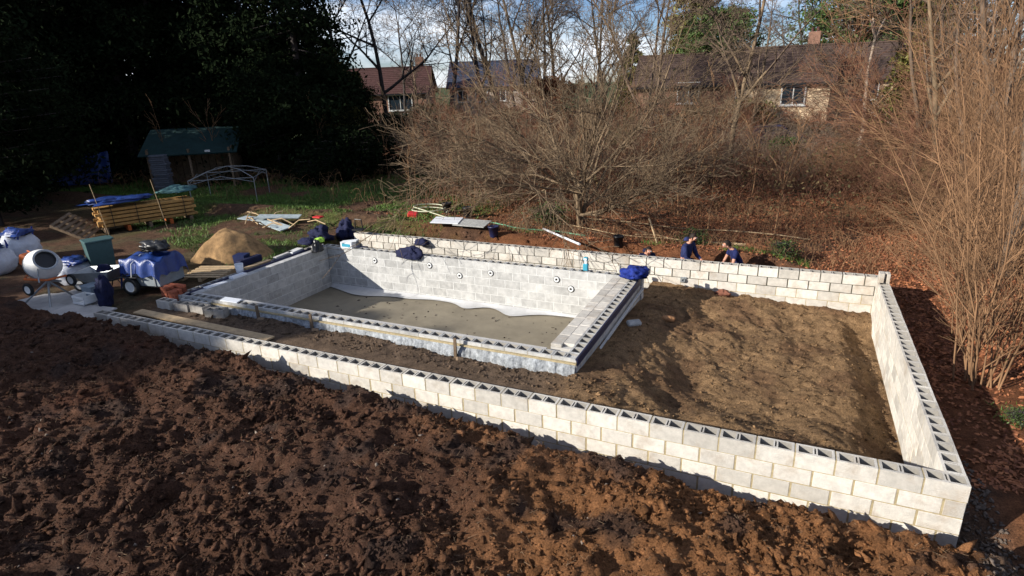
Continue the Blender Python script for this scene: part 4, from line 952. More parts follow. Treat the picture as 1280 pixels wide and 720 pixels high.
def bare_meshes(seed, h, m_trunk, m_twig, kind='tree', rmin=.012):
    r_ = np.random.default_rng(seed); segs = []
    if kind == 'tree':
        grow((0, 0, 0), (.03, .02, 1), h, .013*h, 4, segs, r_, .055, 10, 7, .85, .36, .015, rmin, .22)
    elif kind == 'fork':
        for k in range(3):
            a = k*2.1+r_.random(); grow((0, 0, h*.2), (math.cos(a)*.35, math.sin(a)*.35, 1), h*.82, .009*h, 4, segs, r_, .08, 7, 5, .75, .38, .02, rmin, .15)
        segs.append((0, 0, 0, 0, 0, h*.21, .02*h, .015*h))
    elif kind == 'spreader':
        tp = (.05, 0, h*.26); segs.append((0, 0, 0, *tp, .017*h, .014*h))
        for k in range(3): segs.append((.05*k, .03*k, 0, .25*math.cos(k*2.2), .25*math.sin(k*2.2), h*.2, .012*h, .010*h))
        for k in range(16):
            a = k*2.4+r_.random()*.6; e = (3.0, 1.6, .9, 2.3, .5)[k % 5]
            p = (.2*math.cos(a), .2*math.sin(a), h*(.08+.18*r_.random()))
            grow(p, (math.cos(a)*e, math.sin(a)*e, 1), h*(.62+.3*r_.random()), .008*h, 3, segs, r_, .12, 7, 7, .65, .44, .03, rmin, .12)
    elif kind == 'highfork':
        p = [(0, 0, 0), (.1, .05, h*.2), (-.05, .1, h*.4), (.05, .1, h*.55)]
        for a_, b_ in zip(p[:-1], p[1:]): segs.append((*a_, *b_, .013*h*(1-a_[2]/h), .013*h*(1-b_[2]/h)))
        for k, (a, e) in enumerate(((0, .55), (3.3, .5), (1.6, .25))):
            grow(p[-1], (math.cos(a)*e, math.sin(a)*e, 1), h*.5, .006*h, 3, segs, r_, .09, 6, 6, .7, .42, .02, rmin, .15)
        grow(p[1], (.7, .2, 1), h*.35, .005*h, 3, segs, r_, .09, 6, 6, .7, .42, .02, rmin, .15); grow(p[2], (-.6, .3, 1), h*.35, .005*h, 3, segs, r_, .09, 6, 6, .7, .42, .02, rmin, .15)
    elif kind == 'shrub':
        for k in range(11):
            a = k*2.4+r_.random(); e = .3+1.5*r_.random()
            grow((math.cos(a)*.12, math.sin(a)*.12, 0), (math.cos(a)*e, math.sin(a)*e, 1), h*(.7+.4*r_.random()), .007*h, 3, segs, r_, .09, 6, 5, .7, .42, .0, rmin, .12)
    elif kind == 'whips':
        for k in range(16):
            a = r_.random()*6.28; e = .04+.26*r_.random()
            grow((math.cos(a)*.35*r_.random(), math.sin(a)*.35*r_.random(), 0), (math.cos(a)*e, math.sin(a)*e, 1), h*(.6+.5*r_.random()), .0026*h, 2, segs, r_, .08, 9, 10, .55, .26, .01, rmin, .08)
    elif kind == 'sapling':
        grow((0, 0, 0), (r_.normal()*.08, r_.normal()*.08, 1), h, .008*h, 2, segs, r_, .03, 6, 5, .5, .35, .02, rmin, .4)
    s = np.array(segs); big = s[:, 6] > max(rmin*2.2, .0055*h)
    if kind in ('whips', 'sapling'): big = s[:, 6] > rmin*1.4
    return seg_mesh('trunk', s[big], m_trunk, 5), seg_mesh('crown', s[~big], m_twig, 3)
TREES = {}
def tree_kind(key, *a, **k):
    if key not in TREES: TREES[key] = bare_meshes(*a, **k)
    return TREES[key]
def bare(px, dist, key, label, scale=1, rz=None, sink=.05, name='bare_tree', cat='tree', group=None, xy=None, lean=0):
    x, y = xy if xy else polar(px, dist)
    t = thing(name, label, cat, (x, y, gz(x, y)-sink), rnd.uniform(0, 6.28) if rz is None else rz, group); t.scale = (scale,)*3
    t.rotation_euler[1] = lean
    tr, cr = TREES[key]; link('trunk', tr, t); link('crown', cr, t); return t
tree_kind('tall1', 101, 15, BARKD, BARKD, rmin=.011); tree_kind('tall2', 102, 15, BARKD, BARKD, rmin=.011)
tree_kind('brown1', 103, 12, BARK, BARK, kind='fork', rmin=.009); tree_kind('brown2', 104, 12, BARKG, BARK, kind='tree', rmin=.009)
tree_kind('pale', 105, 9, BARKW, BARKO, kind='highfork', rmin=.008)
tree_kind('shrub1', 106, 5, BARKG, BARK, kind='shrub', rmin=.006); tree_kind('shrub2', 107, 5, BARK, BARKR, kind='shrub', rmin=.007)
tree_kind('shrub3', 111, 5, BARKG, BARKO, kind='shrub', rmin=.007)
tree_kind('spread', 120, 6.6, BARKG, BARKG, kind='spreader', rmin=.007)
tree_kind('spreadr', 121, 6.6, BARK, BARKR, kind='spreader', rmin=.009)
tree_kind('whips', 108, 6, BARKO, BARKO, kind='whips', rmin=.004); tree_kind('sap', 109, 2.6, BARKO, BARKO, kind='sapling', rmin=.008); tree_kind('sap2', 110, 2.6, BARKO, BARKO, kind='sapling', rmin=.008)

# evergreens
def evergreen_mesh(seed, h, w, n, size, shape='cone', m=LEAFD):
    r_ = np.random.default_rng(seed)
    nb = 130; L = []; segs = [(0, 0, 0, 0, 0, h*.93, .018*h, .02)]
    per = n//nb
    for b in range(nb):
        t = r_.random()**.8; z = h*(.06+.92*t)
        if shape == 'cone': R0 = w*(1-t)**.75*(.75+.4*r_.random())+.15
        else: R0 = w*math.sqrt(max(.02, 1-(2*t-1)**2*.9))*(.7+.5*r_.random())
        a = r_.random()*6.28; s = r_.random(per)**.55; droop = -.25*R0 if shape == 'cone' else .1*R0
        c = np.stack([np.cos(a)*R0*s, np.sin(a)*R0*s, z+droop*s**1.6], -1)+r_.normal(size=(per, 3))*(.10+.13*R0*s)[:, None]*np.array([1, 1, .55])
        L.append(c); segs.append((0, 0, z, math.cos(a)*R0*.9, math.sin(a)*R0*.9, z+droop*.85, .02+.008*R0, .008))
    P = np.concatenate(L); nn = len(P)
    d = r_.normal(size=(nn, 3)); d[:, 2] -= .4; d /= np.linalg.norm(d, axis=1)[:, None]; s = np.cross(d, r_.normal(size=(nn, 3))); s /= np.linalg.norm(s, axis=1)[:, None]
    sz = size*(.5+r_.random(nn))[:, None]
    V = np.stack([P-d*sz, P+s*sz*.45, P+d*sz, P-s*sz*.45], 1).reshape(-1, 3)
    return seg_mesh('trunk', segs, BARKD, 5), fast_mesh('crown', V, np.arange(4*nn).reshape(-1, 4), m)
EV = {'con1': evergreen_mesh(201, 16, 4.0, 36000, .115), 'con2': evergreen_mesh(202, 14, 4.4, 36000, .115), 'rnd1': evergreen_mesh(203, 9, 3.4, 30000, .10, 'round'),
      'grn': evergreen_mesh(204, 11, 4.2, 24000, .14, 'round', LEAFG), 'oli': evergreen_mesh(205, 12, 3.2, 24000, .13, 'cone', LEAFY), 'bush': evergreen_mesh(206, 2.4, 1.5, 5000, .09, 'round', LEAFG),
      'bushy': evergreen_mesh(207, 2.6, 1.7, 5000, .10, 'round', LEAFY), 'cop': evergreen_mesh(208, 4, 1.8, 4500, .10, 'round', LEAFC), 'ivy': evergreen_mesh(209, 1.0, .8, 1600, .05, 'round', LEAFG), 'dbush': evergreen_mesh(210, 3.5, 2.3, 6000, .12, 'round', LEAFD)}
def ever(px, dist, key, label, scale=1, name='evergreen_tree', cat='tree', group=None, xy=None, sz=None):
    x, y = xy if xy else polar(px, dist)
    t = thing(name, label, cat, (x, y, gz(x, y)-.1), rnd.uniform(0, 6.28), group); t.scale = (scale, scale, sz or scale)
    tr, cr = EV[key]; link('trunk', tr, t); link('crown', cr, t); return t
def woods():
    G = 'tall evergreens of the dark wood'
    lab = 'tall dark evergreen in the shaded wood at the left'
    for i, (px, d, k, s) in enumerate([(-60, 36, 'con2', 1.1), (20, 42, 'con1', 1.1), (95, 46, 'con2', 1.15), (160, 43, 'con1', 1.2), (215, 42, 'con2', 1.1), (270, 42, 'con1', 1.1), (325, 39, 'con2', 1.05),
                                       (60, 50, 'con1', 1.2), (190, 50, 'con2', 1.3), (290, 50, 'con1', 1.2), (355, 44, 'con2', 1.1), (120, 52, 'con2', 1.3)]):
        ever(px, d, k, lab, s, group=G)
    ever(385, 36, 'con1', 'dark conifer at the right edge of the wood with its side against the sky', 1.0)
    for i, (px, d, s) in enumerate([(15, 36, .8), (130, 44, .7), (345, 36, .7), (400, 36, .7), (440, 38, .6), (-40, 30, .9), (300, 41, .5), (60, 46, .7)]):
        ever(px, d, 'rnd1', 'low rounded evergreen at the front of the dark wood', s, 'evergreen_shrub', 'shrub', 'rounded evergreens fronting the wood')
    for px, d, s in [(470, 35, .8), (510, 38, .9), (430, 33, .8), (560, 40, .8), (390, 32, .5)]:
        ever(px, d, 'dbush', 'dark low bush in the shade beyond the grass', s, 'dark_bush', 'shrub', 'dark bushes beyond the grass')
    # trees standing outside the picture to the left and behind that shade the site
    for i, (sd, tip, k, s) in enumerate([(-9.0, -6.0, 'con2', .8), (-9.9, -5.8, 'con1', .8), (-11.6, -6.6, 'con2', .85), (-15.2, -9.0, 'con1', .8), (-13, -9.5, 'con2', .9), (-17.5, -12.5, 'con1', .85), (-22, -11, 'con2', .9), (-26.5, -4, 'con1', 1.0), (-30.5, 0, 'con2', 1.15), (-35, 5, 'con1', 1.1), (-39.5, 5, 'con2', 1.3), (-44, 6, 'con1', 1.2), (-49, 8, 'con2', 1.4), (-33, -8, 'con1', 1.1), (-41, -6, 'con2', 1.1)]):
        hgt = (16 if k == 'con1' else 14)*s; b_ = tip-hgt/math.tan(SUN_EL)
        x, y = b_*.69+sd*.72, b_*.72-sd*.69
        ever(0, 0, k, 'tall dark evergreen in the shaded wood at the left', s, group=G, xy=(x, y))
woods()
def bare_trees():
    for x, y, k, sc in [(-30.3, -19.6, 'brown1', .72)]:
        bare(0, 0, k, 'bare brown tree on the near side of the site', sc, xy=(x, y), group='bare trees on the near side')
    bare(448, 42, 'tall1', 'leftmost dark bare tree against the sky right of the conifer', .95)
    bare(492, 44, 'tall2', 'dark bare tree rising over the red roof, second from the left', 1.0)
    bare(567, 40, 'tall1', 'straight dark bare tree just right of the red roofed house', .9, rz=1.0)
    bare(530, 55, 'brown2', 'smaller bare tree bending over towards the chimney', .8, rz=2)
    bare(620, 46, 'tall2', 'dark bare tree over the slate roofed house', 1.0, rz=2.2)
    bare(642, 43, 'tall1', 'dark leaning bare tree next to the one over the slate roof', 1.0, rz=4, lean=.12)
    bare(672, 40, 'brown2', 'brown bare tree left of the big coppiced shrub', 1.1)
    G = 'bare trees beyond the coppiced shrub'
    for px, d, k, s in [(705, 44, 'brown2', 1.1), (770, 46, 'brown2', 1.0), (655, 62, 'tall2', 1.0), (515, 68, 'tall1', .9), (690, 60, 'tall1', 1.0), (750, 62, 'tall2', 1.0)]:
        bare(px, d, k, 'slender bare tree in the row behind the coppiced shrub', s, group=G)
    bare(822, 34, 'brown1', 'forked bare tree against the sky left of the olive evergreen', .95)
    bare(930, 33, 'brown2', 'pale slim tree in front of the brown brick house', 1.0)
    bare(955, 44, 'brown2', 'bare tree between the two brick houses', .8); bare(1020, 72, 'tall2', 'dark bare tree behind the buff house roof', .95)
    bare(1098, 38, 'pale', 'pale barked forked tree in front of the buff house', 1.3, rz=R(25))
    for px, d, k, s in [(1175, 30, 'brown1', .9), (1205, 28, 'brown2', .85), (1240, 26, 'brown1', .8), (1290, 24, 'brown1', 1.0), (1150, 40, 'brown2', .9), (905, 60, 'brown1', .8), (1330, 18, 'brown1', .9), (1215, 34, 'brown1', 1.0), (1270, 34, 'brown2', 1.1), (1060, 44, 'brown2', .7)]:
        bare(px, d, k, 'brown bare tree in the tangle at the right', s, group='bare trees at the right')
    # shrubs
    for px, d, s in [(920, 44, .55), (1035, 50, .42), (1150, 42, .6), (1190, 34, .9)]:
        bare(px, d, 'spreadr', 'russet twiggy shrub in front of the brick houses', s, name='bare_shrub', cat='shrub', group='russet shrubs before the houses')
    ever(425, 37, 'oli', 'olive leaved tree at the edge of the dark wood', .62); ever(455, 40, 'oli', 'smaller olive leaved tree left of the red roofed house', .5)
    bare(735, 20.5, 'spread', 'big spreading coppiced shrub standing in the middle behind the far wall', 1.0, name='bare_shrub', cat='shrub')
    bare(632, 30, 'spreadr', 'wide arching bare shrub left of the big coppiced one', .62, name='bare_shrub', cat='shrub')
    bare(845, 31, 'spreadr', 'russet bare shrub below the brown brick house', .5, name='bare_shrub', cat='shrub')
    G = 'bare shrubs in the thicket'
    for px, d, k, s in [(575, 26, 'shrub1', .9), (625, 30, 'shrub2', 1.1), (670, 28, 'shrub1', 1.0), (690, 26, 'shrub2', .8), (745, 27, 'shrub1', 1.0), (790, 27, 'shrub2', 1.0), (830, 28, 'shrub1', .9), (640, 24, 'shrub1', .7), (895, 29, 'shrub1', .8), (540, 34, 'shrub1', 1.1), (600, 29, 'shrub1', 1.0), (565, 32, 'shrub2', .9), (660, 33, 'shrub2', 1.1), (700, 29, 'shrub1', .9), (770, 29, 'shrub2', 1.0), (800, 33, 'shrub3', 1.1), (880, 33, 'shrub2', 1.0), (925, 31, 'shrub1', .6), (970, 34, 'shrub2', .5), (1010, 30, 'shrub1', .6), (1060, 31, 'shrub3', .6), (1090, 34, 'shrub2', .6),
                        (1115, 29, 'shrub2', .6), (1165, 27, 'shrub3', .9), (1200, 24, 'shrub2', .8), (720, 36, 'shrub3', 1.2), (860, 40, 'shrub3', 1.1), (1290, 18, 'shrub3', .8), (1250, 22, 'shrub3', .8), (600, 38, 'shrub3', 1.1), (520, 38, 'shrub2', 1.0),
                        (1150, 36, 'shrub1', 1.0), (1220, 30, 'shrub3', 1.4), (1270, 27, 'shrub2', 1.4), (930, 42, 'shrub2', .9), (1040, 42, 'shrub1', .6)]:
        bare(px, d, k, 'tangled bare shrub in the brown thicket beyond the site', s*.62, name='bare_shrub', cat='shrub', group=G)
    bare(1305, 14, 'whips', 'tall clump of ochre stems rising beside the right wall', 1.0, name='hazel_clump', cat='shrub')
    bare(1300, 19, 'whips', 'second ochre clump at the right edge further back', 1.1, name='hazel_clump', cat='shrub', rz=2)
    bare(1268, 24, 'whips', 'ochre clump behind the leaf bank between the right tree tangle', 1.05, name='hazel_clump', cat='shrub', rz=4)
    bare(1335, 12, 'whips', 'ochre clump half outside the right edge of the picture', 1.1, name='hazel_clump', cat='shrub', rz=1)
    bare(1235, 31, 'whips', 'furthest ochre clump at the upper right', 1.3, name='hazel_clump', cat='shrub', rz=3)
    # evergreens and hedges among the houses
    ever(875, 72, 'oli', 'tall olive green conifer over the brown brick house', 1.5)
    ever(1075, 66, 'grn', 'broad green tree showing above the buff house roof', 1.25); ever(1150, 70, 'grn', 'second green tree right of the one above the buff house', 1.2)
    ever(910, 60, 'grn', 'green tree partly behind the olive conifer', .95); ever(1170, 40, 'oli', 'olive conifer in the tangle at the right', .8); ever(800, 70, 'oli', 'small olive conifer between the bare trees', .8)
    ever(545, 50, 'bushy', 'yellow green garden bush right of the red roofed house', 1.3, 'garden_bush', 'bush'); ever(945, 50, 'bushy', 'yellow green hedge bush in front of the dark garage wall', 1.2, 'garden_bush', 'bush')
    ever(700, 42, 'cop', 'copper leaved beech bush behind the coppiced shrub', 1.3, 'copper_bush', 'bush')
    for px, d, s in [(560, 40, 1.4), (500, 44, 1.3), (800, 34, 1.0), (1000, 38, .6), (1075, 38, .5), (640, 45, 1.3), (760, 50, 1.3), (1140, 45, .7), (880, 48, 1.1)]:
        ever(px, d, 'bush', 'dull green bush showing through the thicket', s, 'green_bush', 'bush', 'green bushes in the thicket')
    for i, (x, y, s, l) in enumerate([(2.1, 4.0, .45, 'small ivy patch on the leaf litter right of the wall'), (2.9, 5.2, .7, 'larger ivy tuft at the right edge'), (1.35, 3.2, .3, 'tiny ivy sprig in the shadow of the right wall'), (-9.9, 12.4, .8, 'green tuft of weeds behind the white pipe'), (-2.2, 10.1, .5, 'green weed tuft behind the white bucket'), (-4.6, 10.6, .55, 'green weed tuft behind the standing worker')]):
        ever(0, 0, 'ivy', l, s, 'ivy_plant', 'plant', xy=(x, y))
    # saplings
    G = 'young saplings behind the far wall'
    for i, (x, y, s, k) in enumerate([(-13.9, 12.6, 1.0, 'sap'), (-13.2, 12.9, 1.05, 'sap'), (-16.6, 14.0, .9, 'sap2'), (-11.5, 15.5, 1.1, 'sap2'), (-8.9, 12.5, 1.1, 'sap'), (-6.4, 12.8, 1.3, 'sap'), (-5.0, 11.6, 1.3, 'sap2'), (-4.4, 11.8, 1.35, 'sap'), (-2.5, 12.5, 1.2, 'sap2'), (-7.5, 14.5, 1.2, 'sap'),
                                      (-20, 19, 1.0, 'sap'), (-22, 19.5, 1.1, 'sap2'), (-17, 19, 1.2, 'sap'), (-15, 21, 1.2, 'sap'), (-13, 20, 1.0, 'sap'), (-18.6, 17.5, .9, 'sap2'), (-14.4, 15.5, .9, 'sap'), (-12.4, 17, 1.0, 'sap2'), (-15.6, 12.2, .8, 'sap'), (-10.2, 14, 1.0, 'sap'), (-3.4, 14, 1.2, 'sap'), (-5.8, 14.8, 1.3, 'sap2'), (-25, 18, 1.2, 'sap'), (-30, 15.5, 1.3, 'sap2'), (-32, 14, 1.2, 'sap'), (1.75, 4.6, .8, 'sap2'), (2.0, 3.8, 1.0, 'sap')]):
        bare(0, 0, k, 'thin bare sapling standing behind the far wall' if y > 9 else 'thin pale sapling growing from the leaves by the right wall', s, xy=(x, y), name='sapling', cat='sapling', group=G if y > 9 else 'saplings by the right wall')
bare_trees()
def scrub():
    def canes(name, label, n, area, h0, h1, m, r0, dens_seed):
        segs = []; x0, x1, y0, y1 = area; r_ = np.random.default_rng(dens_seed)
        x = r_.uniform(x0, x1, n); y = r_.uniform(y0, y1, n)
        kp = (x < -9+r_.normal(size=n)) | (y > 19.5+r_.normal(size=n)*1.5) | (x > 3.2) | (h1 < .6); x, y = x[kp], y[kp]; n = len(x); z = ground_z(x, y)
        a = r_.random(n)*6.28; h = r_.uniform(h0, h1, n); reach = h*r_.uniform(.4, 1.5, n)
        p = np.stack([x, y, z-.02], -1); k = 4; rr = r0*(1+.03*np.hypot(x+2.2, y+7.1))
        prev = p
        out = []
        for i in range(1, k+1):
            t = i/k; q = np.stack([x+np.cos(a)*reach*t, y+np.sin(a)*reach*t, z+h*np.sin(t*2.3)], -1)+r_.normal(size=(n, 3))*.07*h[:, None]
            out.append(np.concatenate([prev, q, (rr*(1-.6*(i-1)/k))[:, None], (rr*(1-.6*i/k))[:, None]], 1)); prev = q
        s = np.concatenate(out); tag(link(name, seg_mesh(name, s, m, 3)), label, kind='stuff')
    canes('bramble_thicket', 'low russet brambles covering the bank beyond the site', 9000, (-16, 10, 13.5, 32), .3, 1.1, BARKR, .006, 1)
    canes('bramble_tangle', 'grey brown bramble stems deeper in the thicket', 9000, (-30, 26, 26, 48), .5, 2.0, BARK, .007, 2)
    canes('ochre_stems', 'ochre stems and dead stalks at the right', 5500, (1.6, 12, 3.5, 20), .3, 1.6, BARKO, .005, 3)
    canes('fine_twigs', 'fine twigs lying over the leaf litter', 3500, (-11, 3.5, 9.6, 18), .08, .5, BARKO, .004, 4)
    canes('dead_stalks', 'dead stalks along the grass edge at the left', 1200, (-40, -12, 12, 26), .2, .9, BARKO, .005, 5)
    P = np.concatenate([scatter(22000, -30, 30, 24, 55), scatter(9000, -18, 12, 15, 26)]); P[:, 2] += rng.random(len(P))**2*1.6
    flakes('undergrowth_leaves', 'mixed brown and olive leaves low in the thicket', P, .035+.05*rng.random(len(P)), mat('undergrowth', (.17, .11, .05), var=0, col2=(.04, .045, .02), scale=.8, bump=0), up=.8)
scrub()

# ------------------------------------------------------------------ houses, car, shed
def house(label, px, dist, w, dp, eave, ridge, wallm, roofm, wins, rz=0, chimney=None, name='house', base=-.6, gable='side', door=None, extras=None):
    x, y = polar(px, dist); t = thing(name, label, 'house', (x, y, base), -YAW*0+YAW*-1*1.0*0+rz, None)
    b = MB(); H = eave-base
    vs = [(-w/2, -dp/2, 0), (w/2, -dp/2, 0), (w/2, dp/2, 0), (-w/2, dp/2, 0), (-w/2, -dp/2, H), (w/2, -dp/2, H), (w/2, dp/2, H), (-w/2, dp/2, H), (-w/2, 0, ridge-base-.15), (w/2, 0, ridge-base-.15)]
    b.add(vs, [(0, 1, 5, 4), (2, 3, 7, 6), (1, 2, 6, 9, 5), (3, 0, 4, 8, 7)]); b.build('wall', wallm, t)
    b = MB(); R_ = ridge-base; o_ = .4; q = .12
    sl = (R_-H)/(dp/2)
    for s in (-1, 1):
        yo = s*(dp/2+o_); zo = H-o_*sl
        b.add([(-w/2-o_, yo, zo), (w/2+o_, yo, zo), (w/2+o_, 0, R_), (-w/2-o_, 0, R_), (-w/2-o_, yo, zo-q), (w/2+o_, yo, zo-q), (w/2+o_, 0, R_-q), (-w/2-o_, 0, R_-q)],
              [(0, 1, 2, 3), (7, 6, 5, 4), (0, 4, 5, 1), (1, 5, 6, 2), (0, 3, 7, 4)])
    rf = b.build('roof', roofm, t)
    # tile courses as real ridges
    b = MB()
    for s in (-1, 1):
        n = 14
        for i in range(n):
            f = i/n; yy = s*(dp/2+o_)*(1-f); zz = (H-o_*sl)+(R_-(H-o_*sl))*f
            b.box((0, yy, zz+.02), (w+2*o_, .06, .05), rot=(0, 0, 0))
    b.box((0, 0, R_+.04), (w+2*o_, .25, .12)); k = b.build('tile_courses', roofm, rf); k['kind'] = 'stuff'
    if chimney is not None:
        c = MB().box((chimney, .3, R_+.35), (.9, .6, 1.5), ch=.03).build('chimney', BRICKW, rf)
        for s in (-1, 1): MB().tube([(chimney+s*.2, .3, R_+1.1), (chimney+s*.2, .3, R_+1.45)], .11, 10).build('chimney_pot', TILE, c)
    b = MB(); b.box((0, -dp/2-o_-.03, H-o_*sl-.08), (w+.8, .12, .14)); b.build('gutter', BLACK, t)
    for (wx, wz, ww, wh) in wins:
        f = MB()
        for s in (-1, 1): f.box((wx+s*ww/2, -dp/2-.04, wz-base), (.10, .12, wh+.1)); f.box((wx, -dp/2-.042, wz-base+s*wh/2), (ww-.1, .11, .10))
        f.box((wx, -dp/2-.035, wz-base), (.07, .09, wh-.1)); fo = f.build('window', FRAMEW, t)
        for s in (-1, 1): MB().box((wx+s*ww/4, -dp/2-.02, wz-base), (ww/2-.08, .03, wh-.1)).build('pane', GLASS, fo)
        MB().box((wx, -dp/2-.08, wz-base-wh/2-.08), (ww+.3, .2, .07)).build('sill', FRAMEW, fo)
    if door is not None:
        d = MB().box((door, -dp/2-.03, 1.0), (1.0, .08, 2.0), ch=.01).build('door', mat('dark_door', (.03, .04, .06)), t); MB().box((door+.35, -dp/2-.1, 1.0), (.1, .05, .04)).build('handle', GREYM, d)
    return t
def houses():
    house('red roofed brick house at the left with a chimney at its right end', 478, 76, 13, 9, 3.9, 6.5, BRICKW, TILE, [(3.6, 2.7, 2.6, 1.6), (-2, 2.7, 1.6, 1.4), (3.4, .8, 2.2, 1.4)], rz=R(25), chimney=5.4)
    house('slate roofed house with two small white windows in the middle distance', 628, 80, 10.5, 8, 4.3, 7.0, PALEW, SLATE, [(-1.4, 3.0, 1.4, 1.3), (.9, 3.0, 1.3, 1.3), (-3.7, 3.0, 1.2, 1.3), (0, .8, 1.8, 1.3)], rz=R(22))
    house('brown brick house with a blue reflecting upper window', 893, 58, 11, 8, 3.9, 6.2, BRICKW, TILEB, [(-1.2, 3.1, 1.7, 1.6), (3.1, 3.2, 1.2, 1.2), (-3, .8, 1.5, 1.2)], rz=R(5), door=.8)
    house('long buff brick house lit by the sun at the right', 1092, 58, 13.5, 9, 4.0, 6.4, BUFF, TILEB, [(-3.2, 3.0, 1.5, 1.4), (.2, 3.0, 1.5, 1.3), (4.2, 2.9, 1.5, 1.3), (.2, .7, 1.6, 1.3), (-3.2, .6, 1.8, 1.3)], rz=R(-4), door=2.3, chimney=-4)
    house('lower buff wing left of the long buff house with its own gable roof', 996, 54, 6.0, 6, 4.0, 6.3, BUFF, TILEB, [(.6, 2.8, 1.6, 1.3)], rz=R(-2), door=-1.5)
    # car
    x, y = polar(978, 47); t = thing('parked_car', 'dark blue car parked in front of the buff house', 'car', (x, y, gz(x, y)), R(12))
    prof = [(-2.1, .25), (-2.15, .7), (-1.95, .95), (-1.2, 1.0), (-.75, 1.42), (.75, 1.45), (1.35, .98), (2.0, .85), (2.15, .6), (2.1, .25)]
    n = len(prof); vs = [(px_, s*(.85 if 1.2 > pz else .68), pz) for s in (-1, 1) for px_, pz in prof]; fs = [tuple(range(n)), tuple(range(2*n-1, n-1, -1))]+[(i, (i+1) % n, n+(i+1) % n, n+i) for i in range(n)]
    MB().add(vs, fs).build('body', CARB, t)
    for s in (-1, 1): MB().add([(-1.05, s*.86, 1.02), (-.68, s*.72, 1.36), (.66, s*.72, 1.39), (1.15, s*.86, 1.0)], [(0, 1, 2, 3)]).build('side_window', GLASS, t)
    MB().add([(.85, -.66, 1.42), (.85, .66, 1.42), (1.37, .78, 1.01), (1.37, -.78, 1.01)], [(0, 1, 2, 3)]).build('windscreen', GLASS, t)
    for sx in (-1.35, 1.35):
        for s in (-1, 1): wheel('wheel', t, (sx, s*.82, .32), .32, .2, 'Y', GREYM)
    for s in (-1, 1): MB().box((2.12, s*.6, .7), (.08, .3, .14), ch=.02).build('headlight', PLASTW, t)
    MB().box((0, -.88, .62), (2.4, .02, .06)).build('door_trim', GREYM, t); MB().box((2.16, 0, .45), (.03, .5, .11)).build('number_plate', PLASTW, t)
    # shed
    x, y = polar(238, 36); t = thing('garden_shed', 'open fronted shed with a green felt roof in front of the dark wood', 'shed', (x, y, gz(x, y)), R(38))
    b = MB(); b.box((0, 0, 2.35), (4.6, 3.0, .06), rot=(R(22), 0, 0)); b.box((2.1, 0, 2.35), (.05, 2.8, .16), rot=(R(22), 0, 0)); b.build('roof', ROOFG, t)
    for i in range(12): MB().box((-1.9+.34*i, 1.2, 1.2), (.31, .03, 2.2)).build('plank', OLDWOOD, t)
    for s in (-1, 1):
        for i in range(7): MB().box((s*1.98, -.9+.33*i, 1.1), (.03, .30, 2.0)).build('plank', OLDWOOD, t)
    for s in (-1, 0, 1): MB().box((s*1.9, -1.2, 1.0), (.1, .1, 2.1)).build('post', OLDWOOD, t)
    MB().box((.9, -1.25, 1.9), (.25, .04, .12)).build('sign_plate', WHITEP, t)
    # slate/tile stack beside
    x, y = polar(190, 35); t = thing('tile_stack', 'tall grey stack of slates beside the shed', 'stack', (x, y, gz(x, y)), R(30))
    for i in range(18): MB().box((rnd.uniform(-.04, .04), rnd.uniform(-.04, .04), .05+.1*i), (.75, .5, .085), ch=.008).build('slate', mat('grey_slate', (.15, .16, .19), var=.3), t)
    o = MB(); vs = []; fs = []; n = 12
    x, y = polar(80, 40); z = gz(x, y)
    for i in range(n+1):
        for j in range(n+1): vs.append((-1.6+3.2*i/n, .08*math.sin(i*1.9)+.05*math.sin(j*2+i), 1.7*j/n-.1*math.sin(i/n*PI)*(j/n)))
    for i in range(n):
        for j in range(n): fs.append((i*(n+1)+j, (i+1)*(n+1)+j, (i+1)*(n+1)+j+1, i*(n+1)+j+1))
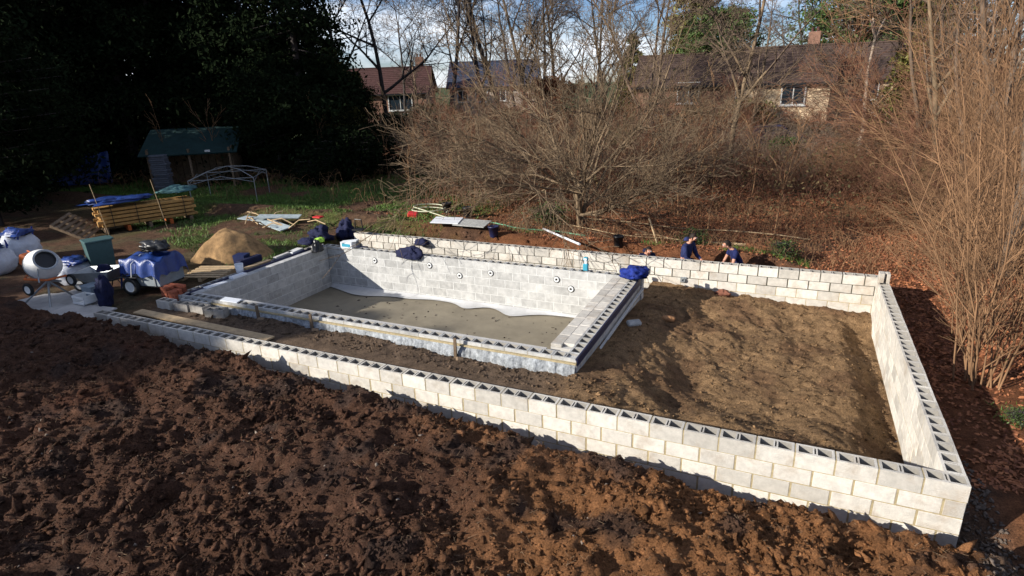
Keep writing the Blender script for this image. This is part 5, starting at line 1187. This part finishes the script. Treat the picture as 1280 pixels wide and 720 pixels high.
    o = MB().add(vs, fs).build('tarpaulin', TARP, smooth=True); o.location = (x, y, z+.15); o.rotation_euler = (R(-12), 0, R(40)); so = o.modifiers.new('solid', 'SOLIDIFY'); so.thickness = .01
    tag(o, 'blue tarpaulin hung upright in the dark at the far left', 'tarpaulin')
    # gazebo frame
    x, y = polar(276, 30); t = thing('gazebo_frame', 'bare metal gazebo frame without its cover on the grass', 'gazebo', (x, y, gz(x, y)), R(35)); t.scale = (.95, .95, .72)
    c = [(-1.4, -1.4), (1.4, -1.4), (1.4, 1.4), (-1.4, 1.4)]
    for i, (a, b2) in enumerate(c):
        MB().tube([(a, b2, 0), (a, b2, 1.55)], .022, 6).build('leg', GREYM, t)
        a2, b3 = c[(i+1) % 4]; MB().tube([(a, b2, 1.55), (a2, b3, 1.55)], .02, 6).build('rail', GREYM, t)
        MB().tube([(a, b2, 1.55), (a*.5, b2*.5, 1.95), (0, 0, 2.1)], .02, 6).build('rafter', GREYM, t)
        MB().tube([(a, b2, 1.3), ((a+a2)/2, (b2+b3)/2, 1.72), (a2, b3, 1.3)], .014, 5).build('brace', GREYM, t)
houses()

# ------------------------------------------------------------------ labels of look-alikes: their place from the left
ORD = 'first second third fourth fifth sixth seventh eighth ninth tenth eleventh twelfth thirteenth fourteenth fifteenth sixteenth seventeenth eighteenth nineteenth twentieth twenty-first twenty-second twenty-third twenty-fourth twenty-fifth twenty-sixth twenty-seventh twenty-eighth twenty-ninth thirtieth thirty-first thirty-second thirty-third thirty-fourth thirty-fifth thirty-sixth thirty-seventh thirty-eighth'.split()
def ordinals():
    seen = {}
    for o in COL.objects:
        if o.parent is None and o.get('label') and o.get('group'): seen.setdefault((o['group'], o['label']), []).append(o)
    for (g, l), os_ in seen.items():
        if len(os_) < 2: continue
        inview = []
        for o in os_:
            dx, dy = o.location.x-CAM.x, o.location.y-CAM.y; a = math.atan2(dx, dy)-YAW
            if abs(math.tan(a)) < .86 and math.cos(a) > 0: inview.append((a, o))
            else: o['label'] = l+', outside the picture'
        inview.sort(key=lambda t: t[0])
        for i, (a, o) in enumerate(inview):
            if i < len(ORD): o['label'] = l+', '+ORD[i]+' from the left'
ordinals()
